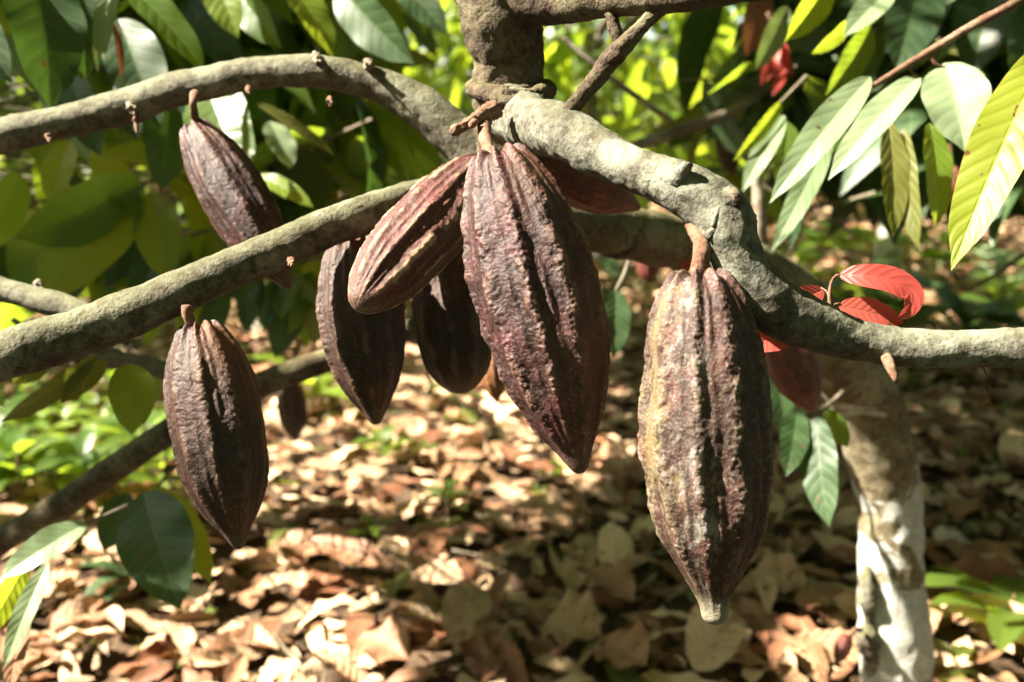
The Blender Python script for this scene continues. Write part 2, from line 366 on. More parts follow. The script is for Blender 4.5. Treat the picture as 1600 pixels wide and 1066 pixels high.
# lower trunk rising from the litter, bending left behind the front bough
trunk_pts = [(base[0]+.005, base[1], -.03, .060), (base[0], base[1], .06, .053), (*bt, 56*1.34/FPX)] + \
    px_pts([(1392, 900, 1.32, 50), (1388, 790, 1.31, 49), (1376, 710, 1.29, 53), (1350, 620, 1.26, 51), (1300, 540, 1.20, 54),
            (1235, 460, 1.13, 46), (1130, 402, 1.04, 41), (1020, 372, .96, 42), (940, 358, .90, 38), (860, 345, .86, 38), (800, 325, .84, 36)])
V, F = tube_arrays(trunk_pts, ns=64, step=.006, amp=.05, lump=.09)
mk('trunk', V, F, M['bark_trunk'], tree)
# knotty scar and moss lumps on the lower trunk
for (x, y, d, r, l_) in ((1356, 930, 1.292, 13, 46), (1357, 1002, 1.296, 16, 30)):
    V, F = tube_arrays(px_pts([(x, y-l_, d+.01, r*.35), (x-3, y-l_*.4, d, r*.9), (x-2, y+l_*.2, d, r), (x+3, y+l_, d+.01, r*.4)]), ns=26, amp=.16, lump=.30, step=.002)
    mk('burr', V, F, M['bark'], tree)
# vertical stem at the top
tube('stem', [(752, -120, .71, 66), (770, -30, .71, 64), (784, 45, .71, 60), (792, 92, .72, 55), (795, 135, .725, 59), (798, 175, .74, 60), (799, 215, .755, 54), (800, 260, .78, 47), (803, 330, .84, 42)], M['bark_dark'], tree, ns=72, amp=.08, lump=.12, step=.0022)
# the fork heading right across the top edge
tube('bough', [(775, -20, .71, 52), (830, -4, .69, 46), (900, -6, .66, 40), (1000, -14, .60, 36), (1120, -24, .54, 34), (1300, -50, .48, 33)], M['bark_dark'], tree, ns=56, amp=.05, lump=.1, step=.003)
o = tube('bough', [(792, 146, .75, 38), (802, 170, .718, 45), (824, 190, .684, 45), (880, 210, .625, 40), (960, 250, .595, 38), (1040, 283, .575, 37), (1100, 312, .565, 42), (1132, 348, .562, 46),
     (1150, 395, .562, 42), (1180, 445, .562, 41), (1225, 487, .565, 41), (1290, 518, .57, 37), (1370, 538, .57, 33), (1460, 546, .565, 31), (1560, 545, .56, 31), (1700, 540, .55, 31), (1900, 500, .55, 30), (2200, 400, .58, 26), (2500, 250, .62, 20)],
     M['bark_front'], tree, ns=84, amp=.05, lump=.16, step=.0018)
# raised bark collar round the stem foot and elbow
def collar(pts, r, mat, ns=14, amp=.2):
    return tube_arrays([(*p, r) for p in pts], ns=ns, amp=amp, lump=.3, step=.0012)
def arc(cx, cy, d, rx, ry, a0, a1, dd=.03, n=10):
    return [P(cx+rx*math.cos(R(a)), cy+ry*math.sin(R(a)), d-dd*math.sin(R(a))) for a in np.linspace(a0, a1, n)]
for V, F in ([collar(arc(798, 138, .72, 57, 13, -8, 188, .034), .0060, None), collar(arc(800, 148, .715, 55, 12, -4, 120, .034), .0048, None),
             collar(arc(796, 128, .725, 52, 11, 20, 178, .03), .0026, None)]):
    mk('bark_collar', V, F, M['bark_dark'], tree)
for V, F in ([collar([P(1106, 370, .554), P(1122, 354, .5492), P(1142, 343, .5482), P(1162, 338, .5525), P(1176, 341, .563)], .0034, None),
             collar([P(1114, 354, .548), P(1120, 334, .5475), P(1128, 318, .549), P(1138, 306, .552)], .0016, None)]):
    mk('bark_collar', V, F, M['bark_front'], tree)
def stub(lst, mat, ns=24, amp=.16, name='pruned_stub'):
    return tube(name, lst, M[mat], tree, ns=ns, amp=amp, lump=.2, step=.0014)
stub([(1112, 335, .563, 36), (1128, 322, .557, 30), (1140, 314, .553, 25), (1150, 309, .551, 21)], 'bark_front', ns=40, amp=.22)
stub([(1148, 311, .5505, 18), (1156, 306, .549, 15)], 'cut', ns=30, amp=.3)
stub([(1060, 285, .56, 16), (1066, 270, .555, 12), (1072, 262, .552, 10), (1075, 257, .551, 8)], 'bark_front')
stub([(1075, 259, .5505, 8), (1076, 254, .550, 6)], 'cut')
stub([(1386, 560, .56, 9), (1392, 575, .55, 8), (1398, 590, .545, 5), (1399, 598, .545, 2)], 'stalk')
# broken twig stub beside the pod stalk
stub([(772, 172, .66, 14), (755, 180, .648, 11), (738, 188, .64, 8.5), (722, 199, .636, 7), (712, 204, .634, 8.5), (706, 209, .633, 5)], 'stalk', ns=26, amp=.38)
stub([(742, 190, .636, 6), (737, 196, .632, 6), (735, 200, .632, 3)], 'stalk', ns=12)
# dark thin branch rising right from the front bough
tube('branch', [(862, 212, .625, 15), (880, 186, .62, 12.5), (905, 155, .615, 12), (930, 124, .61, 14), (950, 98, .605, 15), (965, 82, .60, 15), (985, 60, .595, 13), (1010, 35, .59, 12), (1060, -20, .58, 13), (1100, -60, .575, 12)], M['bark_dark'], tree, ns=30, amp=.10, lump=.15, step=.0014)
stub([(955, 20, .62, 11), (960, 40, .62, 10), (966, 60, .62, 9), (968, 70, .62, 5)], 'bark_dark')
# upper left arching bough, lower left bough
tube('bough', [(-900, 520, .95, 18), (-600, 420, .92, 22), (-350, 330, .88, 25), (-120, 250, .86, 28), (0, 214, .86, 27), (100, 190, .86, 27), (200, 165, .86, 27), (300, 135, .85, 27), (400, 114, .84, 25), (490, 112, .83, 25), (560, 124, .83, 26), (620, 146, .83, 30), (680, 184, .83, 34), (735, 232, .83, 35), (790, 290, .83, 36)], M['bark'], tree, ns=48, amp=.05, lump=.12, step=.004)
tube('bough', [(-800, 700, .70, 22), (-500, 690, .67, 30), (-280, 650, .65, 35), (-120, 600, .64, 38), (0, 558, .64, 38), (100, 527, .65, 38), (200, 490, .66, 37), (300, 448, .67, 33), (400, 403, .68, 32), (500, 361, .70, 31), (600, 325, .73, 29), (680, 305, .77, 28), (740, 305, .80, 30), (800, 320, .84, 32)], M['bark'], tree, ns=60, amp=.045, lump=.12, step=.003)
# buds and scars on the two boughs
bud_specs = [(207, 172, .83, 9, 0), (212, 188, .83, 5, 18), (75, 214, .84, 5, 6), (495, 93, .81, 8, -4), (515, 158, .81, 5, 6), (388, 142, .81, 5, 4), (455, 411, .66, 6, 2), (575, 104, .81, 8, -5), (60, 447, .84, 7, -4)]
for x, y, d, r, e in bud_specs:
    pc = [tube_arrays(px_pts([(x, y-r*.7, d+.012, r*.9), (x+1, y, d+.006, r*.8), (x+2, y+r*.4+e, d, r*.3)]), ns=16, amp=.45, lump=.5, step=.0008)]
    for q in range(3):
        a_ = rng.uniform(0, 6.28); pc.append(tube_arrays(px_pts([(x, y, d+.008, r*.5), (x+math.cos(a_)*r*.7, y+math.sin(a_)*r*.5, d-.001, r*.3), (x+math.cos(a_)*r*1.1, y+math.sin(a_)*r*.9, d-.003, r*.18)]), ns=8, amp=.4, lump=.4, step=.0008))
    V, F = join(pc); mk('bud_scar', V, F, M['bark_thin'] if r > 6 else M['stalk'], tree)
# knot hole on the rear limb; its inner shade is a near-black plug
ring = [P(965+26*math.cos(a), 376+20*math.sin(a), .905+.006*abs(math.sin(a))) for a in np.linspace(0, 2*math.pi, 17)]
V, F = tube_arrays([(*p, .0058) for p in ring], ns=14, amp=.2, lump=.2, step=.0015); kn = mk('knot_hole', V, F, M['bark'], tree)
V, F = tube_arrays(px_pts([(965, 377, .903, 17), (966, 377, .92, 15)]), ns=24, amp=.1, lump=.1); mk('hollow_shade', V, F, M['hollow_shade'], kn)
# smaller crossing boughs behind on the left
tube('branch', [(-80, 425, .84, 19), (0, 452, .83, 19), (60, 468, .82, 20), (120, 487, .81, 20), (170, 520, .80, 19)], M['bark'], tree, ns=36, amp=.03, lump=.1)

# a second tree low on the left: long branch sweeping up behind
def ground_at(x, y): return np.array([x, y, float(gz(np.array([x]), np.array([y]))[0])])
b2 = ground_at(*(P(-330, 1000, 1.5)[:2])); t2 = empty('cacao_tree', b2, 'cacao tree at left with a long dark bare branch behind the lower left pod', 'tree')
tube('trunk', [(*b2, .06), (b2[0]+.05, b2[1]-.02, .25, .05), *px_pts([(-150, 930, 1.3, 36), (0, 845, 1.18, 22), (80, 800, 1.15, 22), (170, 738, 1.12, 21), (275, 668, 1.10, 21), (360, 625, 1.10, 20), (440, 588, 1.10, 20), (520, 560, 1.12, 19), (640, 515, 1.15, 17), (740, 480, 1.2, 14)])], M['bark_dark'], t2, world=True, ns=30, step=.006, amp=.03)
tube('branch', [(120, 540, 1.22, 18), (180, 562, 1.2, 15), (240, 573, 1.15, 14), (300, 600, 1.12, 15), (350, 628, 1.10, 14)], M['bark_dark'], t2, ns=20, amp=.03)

# ------------------------------------------------------------------ cocoa pods
PROF_LONG = [(.030, .0), (.014, .10), (.002, .22), (.004, .36), (.022, .48), (.06, .60), (.13, .76), (.22, .89), (.33, .975), (.45, 1.0), (.57, .965), (.68, .87), (.78, .70), (.86, .50), (.92, .31), (.96, .20), (.985, .13), (.998, .06), (1.0, .0)]
PROF_BROAD = [(.030, .0), (.012, .14), (.0, .28), (.006, .42), (.03, .55), (.08, .70), (.16, .84), (.27, .94), (.40, .99), (.52, 1.0), (.63, .94), (.73, .80), (.81, .60), (.87, .42), (.915, .28), (.95, .22), (.98, .19), (.996, .10), (1.0, .0)]
PROF_BLUNT = [(.03, .0), (.012, .14), (.0, .28), (.006, .42), (.03, .56), (.08, .70), (.16, .83), (.28, .94), (.42, 1.0), (.56, .99), (.70, .93), (.82, .80), (.90, .62), (.95, .44), (.985, .24), (1.0, .0)]
def pod(label, top, tip, rpx, prof, mat, stalk=None, res=(200, 240), roll=0., group='cocoa pods hanging from the boughs', ridge=.13, wart=.05, seed=0., curve=0., name='cocoa_pod', flat=1.0, lich=False, stalk_r=7, cat='cocoa pod'):
    T = P(*top); B = P(*tip); ax = unit(B-T); L = np.linalg.norm(B-T); d = (top[2]+tip[2])/2; Rm = rpx*d/FPX
    n = CAM-(T+B)/2; fr = unit(n-ax*(n@ax)); rt = unit(np.cross(fr, -ax)); rt = rt if rt@VR > 0 else -rt
    th_n, t_n = res
    pr = catmull([(a*1.0, b*.5, 0) for a, b in prof], t_n)
    s_ax, s_r = pr[:, 0], np.maximum(pr[:, 1]*2, 0)
    th = np.linspace(-math.pi, math.pi, th_n, endpoint=False)
    TH, S = np.meshgrid(th, s_ax); RR = np.repeat(s_r[:, None], th_n, 1)
    cyl = np.stack([np.cos(TH), np.sin(TH), S*3.0], -1)
    wob = .28*pn(cyl*1.6+seed)
    k = 5*(TH+roll)+wob; k = k+.20*np.sin(k)
    ca = np.abs(np.cos(k)); brk = np.clip(.85+.7*pn(cyl*np.array([2.2, 2.2, 2.6])+seed+5), .35, 1.25)
    rdg = ca**4.0; lobe = (.5+.5*np.cos(2*k)); dep = 1+.22*np.cos(k-math.pi/2); gro = -(1-ca**2)**7*np.clip(.8+.9*pn(cyl*np.array([2.2, 2.2, 3.5])+seed+11), 0, 1.3)
    fade = np.clip((1-S)/.10, .12, 1)*np.clip(RR/.25, 0, 1)
    wp = np.stack([np.cos(TH)*RR*Rm, np.sin(TH)*RR*Rm, S*L], -1)
    w1 = fbm(wp*np.array([1, 1, .75])/.0075+seed*3, 3); w2 = fbm(wp*np.array([1, 1, 1.15])/.0028+seed*5, 2)
    lo = fbm(wp/.035+seed, 2)
    h = 1-ridge*.92*(.36*(1-lobe)*dep+.42*(1-rdg*brk)+.30*gro)*fade+.040*lo*fade+wart*.62*(.12+.88*rdg)*np.clip(w1+.10, -.5, 1)*fade+(.005+.009*rdg)*w2*fade
    rad = RR*Rm*h
    # shoulders: ridges rise round the stalk pit
    along = S*L-(rdg-.4)*.022*L*np.exp(-((RR-.38)/.22)**2)*(S < .15)
    cx = curve*Rm*np.sin(np.pi*S)
    V = T+ax*along[..., None]+rt*(np.sin(TH)*rad+cx)[..., None]+fr*(np.cos(TH)*rad*flat)[..., None]
    ridge_a = np.clip(rdg*.8*brk-.5*gro+.45*w1*(.3+rdg)+.05, 0, 1)
    side = np.clip(.5+.8*np.sin(TH-.1), 0, 1)
    lich_a = np.clip(1.05-np.abs(TH+.95)/.85, 0, 1)*np.clip((.86-S)/.3, 0, 1)*np.clip(S/.04, 0, 1)
    grey = np.clip(1.0-np.abs(TH+.25)/.8, 0, 1)
    m = th_n; nn = t_n; i = np.arange(nn-1)[:, None]*m; j = np.arange(m)[None]; j2 = (j+1) % m
    F = np.stack([i+j, i+m+j, i+m+j2, i+j2], -1).reshape(-1, 4)
    root = empty(name, T, label, cat, group)
    at = {'ridge': ridge_a, 'side': side, 'lichen': lich_a, 'grey': grey, 'tip': np.clip((S-.90)/.06, 0, 1)}
    mk('husk', V.reshape(-1, 3), F, M[mat], root, at)
    if stalk:
        q = px_pts([(*a, stalk_r if len(a) == 3 else a[3]) for a in stalk] if len(stalk[0]) == 3 else stalk)
        V, F = tube_arrays(q+[(*(T+ax*.03*L), q[-1][3]*1.15)], ns=24, amp=.10, lump=.14, step=.001)
        mk('stalk', V, F, M['stalk'], root)
    return root

pod('largest purple brown pod at the centre, hanging from the fork with a sharp tip', (778, 240, .60), (908, 740, .585), 102, PROF_LONG, 'pod',
    [(762, 178, .655, 10), (757, 205, .64, 10.5), (762, 228, .62, 10), (768, 246, .605, 9)], (420, 520), roll=.10, seed=1.3, curve=.04, ridge=.14, wart=.055)
pod('broad pod crusted with yellow and grey lichen, hanging under the elbow of the front bough', (1092, 428, .56), (1118, 976, .56), 105, PROF_BROAD, 'pod_lichen',
    [(1096, 322, .576, 32), (1095, 348, .567, 24), (1094, 368, .5595, 16), (1098, 385, .556, 13.5), (1095, 410, .556, 14.5), (1091, 436, .558, 15)], (420, 540), roll=.12, seed=4.1, ridge=.13, wart=.05, lich=True)
pod('dusty brown pod hanging alone on a short pale stalk under the lower left bough', (312, 508, .66), (374, 858, .65), 75, PROF_LONG, 'pod_brown',
    [(294, 478, .655, 9), (293, 492, .655, 8.5), (298, 506, .657, 8), (304, 516, .66, 8)], (260, 320), roll=.2, seed=7.7, ridge=.12, wart=.018)
pod('dark purple pod hanging from the upper left bough, tip behind the lower bough', (302, 198, .82), (452, 452, .80), 53, PROF_LONG, 'pod',
    [(305, 148, .81, 8), (302, 160, .80, 6), (304, 180, .81, 6), (308, 200, .82, 6)], (220, 280), roll=.5, seed=9.2, ridge=.10, wart=.02)
pod('brown pod behind the tilted pod, farthest left in the central cluster', (548, 372, .74), (588, 664, .73), 69, PROF_LONG, 'pod_brown',
    [(560, 345, .74), (556, 360, .74), (553, 376, .74)], (260, 300), roll=.0, seed=12.9, ridge=.14, wart=.05)
pod('tan ridged pod leaning to the lower left in front of two darker pods', (752, 262, .72), (556, 482, .63), 62, PROF_BLUNT, 'pod_tan',
    [(800, 240, .73), (785, 250, .725), (770, 256, .72)], (300, 340), roll=.35, seed=15.1, ridge=.15, wart=.045)
pod('shaded brown pod with rounded end, tucked between the tilted pod and the largest central pod', (692, 372, .78), (722, 616, .77), 63, PROF_BLUNT, 'pod_brown',
    [(700, 325, .79), (697, 345, .78), (694, 372, .78)], (240, 260), roll=.1, seed=18.4, ridge=.11, wart=.03)
pod('dark red pod lying slanted right beneath the front bough beside the largest pod', (828, 242, .76), (1000, 326, .80), 44, PROF_LONG, 'pod_red',
    [(800, 235, .76), (815, 238, .76), (832, 246, .76)], (200, 240), roll=.2, seed=21.0, ridge=.09, wart=.02)
pod('dark red pod half hidden behind the front bough, left of the pale trunk', (1210, 505, 1.0), (1272, 645, 1.0), 40, PROF_LONG, 'pod_red',
    [(1200, 450, 1.02), (1203, 475, 1.01), (1208, 508, 1.0)], (160, 200), roll=.2, seed=23.0, ridge=.10, wart=.02)
pod('orange brown pod sliver behind the left edge of the largest pod', (768, 545, 1.05), (776, 628, 1.05), 22, PROF_LONG, 'pod_orange', [(762, 400, 1.05, 3), (765, 480, 1.05, 3), (768, 548, 1.05, 4)], (100, 120), seed=25.)
pod('small dark purple pod far off among the leaves above the front bough', (1130, 196, 1.9), (1144, 276, 1.9), 18, PROF_LONG, 'pod', [(1118, 150, 1.9, 2.5), (1124, 175, 1.9, 2.5), (1130, 198, 1.9, 3)], (100, 120), seed=27., group='small far off pods')
pod('tiny purple pod far off between the two left boughs', (234, 402, 2.0), (250, 440, 2.0), 10, PROF_LONG, 'pod', [(228, 360, 2.0, 2), (231, 385, 2.0, 2), (234, 404, 2.0, 2)], (80, 100), seed=28., group='small far off pods')
pod('small red brown pod below the rear limb, between the two big front pods', (1008, 385, 1.5), (1014, 440, 1.5), 18, PROF_BLUNT, 'pod_red', [(1006, 368, 1.5, 3), (1007, 376, 1.5, 3), (1008, 388, 1.5, 3)], (100, 120), seed=29., group='small far off pods')
pod('little red young pod growing from the foot of the pale trunk', (1326, 992, 1.27), (1306, 1038, 1.26), 13, PROF_LONG, 'pod_red', [(1345, 985, 1.28, 4), (1336, 984, 1.27, 3.5), (1327, 994, 1.27, 3)], (100, 120), seed=30., group='small far off pods')
pod('blurred brown pod hanging behind the dark crossing branch right of the lower left pod', (452, 596, 1.7), (462, 690, 1.7), 24, PROF_LONG, 'pod_brown', [(448, 560, 1.7, 3), (449, 580, 1.7, 3), (452, 598, 1.7, 3)], (100, 120), seed=31., group='small far off pods')
pod('dark red pod glimpsed behind the hanging bright green leaf at right', (1488, 262, 1.5), (1494, 312, 1.5), 15, PROF_LONG, 'pod_red', [(1484, 225, 1.5, 2.5), (1486, 245, 1.5, 2.5), (1488, 264, 1.5, 3)], (80, 100), seed=33., group='small far off pods')

# ------------------------------------------------------------------ near leaves on their twigs
def spray(label, stem, mat='bark_thin', name='leafy_twig', group=None, cat='twig'):
    q = px_pts(stem); root = empty(name, q[0][:3], label, cat, group)
    V, F = tube_arrays(q, ns=12, amp=.08, lump=.12); mk('stem', V, F, M[mat], root); return root
def petiole(parent, lst, mat='stalk'):
    V, F = tube_arrays(px_pts(lst), ns=8, amp=.03, lump=.05); mk('petiole', V, F, M[mat], parent)
G1 = 'leafy twigs in front of the background trees'
# young red leaves behind the front bough
r = spray('twig of soft young red leaves curling above the front bough at right', [(1296, 520, .60, 4), (1298, 490, .60, 3.4), (1296, 462, .60, 3), (1299, 440, .60, 2.6)], 'stalk', group=G1)
petiole(r, [(1299, 442, .60, 2), (1304, 432, .60, 2), (1314, 429, .60, 1.8)]); petiole(r, [(1298, 482, .60, 2), (1303, 476, .60, 1.8), (1312, 474, .60, 1.6)]); petiole(r, [(1297, 470, .60, 1.8), (1292, 456, .605, 1.7), (1283, 450, .61, 1.5)])
path_leaf(r, [(1311, 429, .60), (1350, 432, .592), (1395, 440, .588), (1424, 460, .586), (1420, 484, .584), (1404, 496, .582)], [(22, 0), ], 'red', tint=.1)
hero_leaf(r, (1310, 478, .60), (1414, 505, .60), 25, 'red', roll=25, bend=22, fold=8, wave=.02, tint=.7)
hero_leaf(r, (1288, 452, .61), (1225, 478, .63), 22, 'red', roll=15, bend=15, fold=8, wave=.02, tint=.6)
hero_leaf(r, (1245, 500, .63), (1172, 548, .62), 34, 'red', roll=-10, bend=20, fold=14, tint=.3)
hero_leaf(r, (1092, 430, .66), (1064, 408, .66), 16, 'red', roll=10, bend=20, fold=10, tint=.3)
# right hand twig with pale drooping leaves
r = spray('slanting brown twig at upper right carrying long pale green drooping leaves', [(1700, -70, .80, 8), (1600, -4, .82, 7), (1520, 40, .84, 6.5), (1450, 82, .86, 6), (1400, 112, .87, 5), (1352, 142, .88, 4)], 'stalk', group=G1)
petiole(r, [(1452, 84, .86, 3), (1462, 100, .86, 3), (1476, 106, .86, 2.5)]); petiole(r, [(1420, 100, .87, 3), (1425, 112, .87, 2.5), (1438, 122, .87, 2)])
hero_leaf(r, (1360, 120, .88), (1202, 318, .86), 31, 'pale', roll=-12, bend=35, fold=14, tint=.3)
hero_leaf(r, (1438, 118, .87), (1294, 282, .85), 29, 'pale', roll=-22, bend=32, fold=14, tint=.8)
hero_leaf(r, (1476, 104, .86), (1508, 238, .83), 56, 'pale', roll=14, bend=40, fold=16, tint=.6)
hero_leaf(r, (1470, 102, .88), (1545, 125, .86), 12, 'pale', roll=50, bend=30, fold=14, tint=.5)
hero_leaf(r, (1388, 190, .95), (1395, 372, .93), 26, 'olive', roll=25, bend=25, fold=16, tint=.9)
hero_leaf(r, (1412, 200, .95), (1436, 392, .92), 24, 'olive', roll=-30, bend=20, fold=12, tint=.6)
hero_leaf(r, (1452, 192, .98), (1462, 358, .96), 28, 'bright', roll=35, bend=30, fold=14, tint=.3)
hero_leaf(r, (1300, 205, .96), (1205, 395, .95), 22, 'pale', roll=10, bend=15, fold=10, tint=.0, twist=20)
# the big yellow-green leaf at the right edge
r = spray('twig at the right edge bearing one large yellow green leaf with brown margin', [(1750, 20, .70, 6), (1690, 50, .69, 5), (1640, 70, .68, 4)], 'stalk', group=G1)
hero_leaf(r, (1646, 60, .68), (1486, 424, .66), 54, 'yellow', roll=-18, bend=18, fold=12, wave=.05, tint=.4, label='large yellow green leaf with brown speckled margin')
# twig of leaves at upper right, bright and dark
r = spray('twig of bright and dark leaves at the top edge right of the red leaves', [(1420, -80, 1.15, 6), (1350, -40, 1.15, 5), (1280, -25, 1.15, 4)], 'bark_thin', group=G1)
hero_leaf(r, (1300, -40, 1.15), (1226, 66, 1.12), 30, 'bright', roll=25, bend=30, fold=14, tint=.1)
hero_leaf(r, (1395, -20, 1.1), (1318, 58, 1.08), 26, 'pale', roll=-15, bend=30, fold=14, tint=.2)
hero_leaf(r, (1330, 30, 1.2), (1268, 84, 1.18), 16, 'bright', roll=40, bend=30, fold=14, tint=.4)
hero_leaf(r, (1360, 40, 1.25), (1290, 150, 1.22), 28, 'green', roll=30, bend=30, fold=14, tint=.7)
hero_leaf(r, (1440, -40, 1.3), (1400, 110, 1.28), 50, 'dark', roll=10, bend=30, fold=14)
hero_leaf(r, (1560, -60, 1.3), (1520, 120, 1.28), 52, 'dark', roll=-10, bend=30, fold=14)
hero_leaf(r, (1620, 0, 1.2), (1585, 130, 1.2), 40, 'dark', roll=20, bend=30, fold=14)
hero_leaf(r, (1230, 10, 1.4), (1180, 110, 1.4), 22, 'pale', roll=20, bend=30, fold=14, tint=.5)
# red flush far
r = spray('flush of drooping dark red young leaves among green ones near the top edge', [(1200, 20, 1.5, 4), (1212, 45, 1.5, 3), (1218, 65, 1.5, 2.5)], 'stalk', group=G1)
hero_leaf(r, (1216, 55, 1.5), (1188, 135, 1.48), 15, 'red', roll=20, bend=30, tint=.0); hero_leaf(r, (1218, 58, 1.5), (1238, 118, 1.48), 14, 'red', roll=-30, bend=40, tint=.1)
hero_leaf(r, (1226, 100, 1.5), (1206, 150, 1.48), 11, 'red', roll=10, bend=30, tint=.0); hero_leaf(r, (1210, 60, 1.5), (1215, 100, 1.46), 12, 'red', roll=-10, bend=30, tint=.6)
hero_leaf(r, (1190, -20, 1.6), (1165, 90, 1.6), 26, 'rust', roll=20, bend=40, tint=.2)
# centre right drooping green
r = spray('thin twig with narrow bright green drooping leaves left of the long pale leaves', [(1260, 120, 1.25, 3.5), (1235, 145, 1.2, 3), (1215, 165, 1.2, 2.5)], 'bark_thin', group=G1)
hero_leaf(r, (1222, 158, 1.2), (1146, 252, 1.18), 13, 'bright', roll=20, bend=30, tint=.2); hero_leaf(r, (1225, 180, 1.2), (1160, 300, 1.18), 20, 'pale', roll=-10, bend=30, tint=.2)
hero_leaf(r, (1230, 190, 1.25), (1215, 300, 1.2), 24, 'green', roll=20, bend=30, tint=.8); hero_leaf(r, (1245, 250, 1.25), (1235, 390, 1.2), 18, 'dark', roll=20, bend=20)
# low leaves hanging between lichened pod and trunk
r = spray('pair of broad dark leaves hanging low between the lichened pod and the pale trunk', [(1330, 600, 1.18, 4), (1300, 628, 1.16, 3.5), (1268, 648, 1.14, 3), (1240, 640, 1.14, 2.5)], 'bark_thin', group=G1)
hero_leaf(r, (1276, 650, 1.13), (1296, 824, 1.08), 34, 'dark', roll=-20, bend=25, tint=.7); hero_leaf(r, (1246, 638, 1.14), (1228, 745, 1.1), 26, 'dark', roll=15, bend=25, tint=.9)
hero_leaf(r, (1210, 560, 1.2), (1228, 690, 1.18), 22, 'dark', roll=15, bend=25, tint=.9); hero_leaf(r, (1290, 640, 1.16), (1325, 700, 1.15), 18, 'green', roll=15, bend=25, tint=.5)
# upper left near leaves
r = spray('twig of large quilted dark green leaves filling the top left corner', [(-80, -90, 1.0, 6), (20, -60, 1.0, 5), (120, -50, 1.02, 4.5), (220, -40, 1.05, 4)], 'bark_thin', group=G1)
hero_leaf(r, (48, -60, 1.0), (78, 172, .96), 66, 'dark', roll=18, bend=40, fold=14, wave=.08, tint=.6); hero_leaf(r, (-60, -20, 1.0), (20, 130, .98), 42, 'dark', roll=-20, bend=40, tint=.8)
hero_leaf(r, (178, -40, 1.04), (152, 112, 1.02), 18, 'pale', roll=-15, bend=20, tint=.3); hero_leaf(r, (120, -30, 1.1), (135, 125, 1.08), 40, 'dark', roll=10, bend=30, tint=.3)
hero_leaf(r, (185, 30, 1.15), (250, 200, 1.12), 50, 'dark', roll=0, bend=30, tint=.2); hero_leaf(r, (190, -30, 1.1), (322, 118, 1.08), 34, 'green', roll=35, bend=30, tint=.4)
hero_leaf(r, (110, 120, 1.15), (158, 245, 1.12), 34, 'dark', roll=-10, bend=30, tint=.9); hero_leaf(r, (178, 35, .98), (190, 125, .97), 7, 'rust', roll=20, bend=40, tint=.1)
hero_leaf(r, (215, -40, 1.15), (262, 45, 1.12), 24, 'pale', roll=30, bend=30, tint=.9)
r = spray('twig of broad leaves behind the arching bough around the dark purple pod', [(300, 90, 1.15, 5), (330, 125, 1.13, 4), (350, 150, 1.12, 3.5)], 'bark_thin', group=G1)
hero_leaf(r, (322, 130, 1.12), (390, 292, 1.05), 58, 'green', roll=-12, bend=30, fold=14, tint=.3); hero_leaf(r, (270, 120, 1.2), (250, 300, 1.15), 46, 'dark', roll=10, bend=30, tint=.6)
hero_leaf(r, (400, 160, 1.1), (525, 245, 1.12), 12, 'olive', roll=35, bend=20, tint=.9); hero_leaf(r, (420, 190, 1.3), (455, 265, 1.28), 26, 'pale', roll=30, bend=20, tint=.9)
hero_leaf(r, (400, 275, 1.25), (490, 325, 1.22), 18, 'bright', roll=30, bend=30, tint=.6); hero_leaf(r, (200, 110, 1.2), (215, 220, 1.2), 30, 'dark', roll=-30, bend=30)
r = spray('twig of broad backlit green leaves at left between the two long boughs', [(330, 240, 1.35, 4), (280, 265, 1.32, 4), (230, 285, 1.3, 3.5), (200, 300, 1.3, 3)], 'bark_thin', group=G1)
hero_leaf(r, (225, 285, 1.3), (22, 372, 1.22), 56, 'green', roll=20, bend=35, fold=14, tint=.1); hero_leaf(r, (215, 300, 1.3), (60, 470, 1.25), 60, 'green', roll=-15, bend=35, tint=.5)
hero_leaf(r, (150, 240, 1.3), (205, 345, 1.28), 36, 'bright', roll=30, bend=30, tint=.9); hero_leaf(r, (240, 300, 1.3), (262, 440, 1.28), 40, 'green', roll=-10, bend=35, tint=.9)
hero_leaf(r, (110, 220, 1.3), (80, 320, 1.28), 30, 'bright', roll=-30, bend=30, tint=.5); hero_leaf(r, (30, 270, 1.25), (-40, 400, 1.22), 40, 'green', roll=30, bend=30, tint=.4)
r = spray('twig of olive leaves drooping under the lower left bough', [(20, 500, .95, 4), (90, 540, .95, 3.5), (150, 556, .95, 3), (200, 566, .96, 2.5)], 'bark_thin', group=G1)
hero_leaf(r, (150, 555, .95), (0, 660, .92), 22, 'olive', roll=30, bend=30, tint=.9); hero_leaf(r, (165, 560, .96), (95, 630, .93), 22, 'olive', roll=-10, bend=30, tint=.8)
hero_leaf(r, (205, 568, .96), (205, 680, .93), 40, 'green', roll=10, bend=20, tint=.9); hero_leaf(r, (240, 560, 1.2), (235, 640, 1.2), 26, 'green', roll=-30, bend=20, tint=.9)
hero_leaf(r, (80, 540, .95), (20, 600, .95), 26, 'olive', roll=10, bend=20, tint=.1)
r = spray('blurred twig of dark leaves between the lower left pod and the central cluster', [(560, 380, 1.6, 4), (510, 400, 1.55, 4), (460, 410, 1.5, 3.5), (400, 425, 1.5, 3)], 'bark_thin', group=G1)
hero_leaf(r, (500, 400, 1.55), (478, 545, 1.5), 34, 'green', roll=-15, bend=30, tint=.2); hero_leaf(r, (455, 410, 1.5), (430, 560, 1.48), 38, 'dark', roll=20, bend=30, tint=.5)
hero_leaf(r, (430, 418, 1.5), (520, 478, 1.45), 16, 'olive', roll=-20, bend=30, tint=.9); hero_leaf(r, (405, 425, 1.5), (385, 520, 1.5), 26, 'dark', roll=-30, bend=30, tint=.8)
hero_leaf(r, (520, 400, 1.6), (520, 500, 1.6), 24, 'dark', roll=30, bend=30, tint=.1)
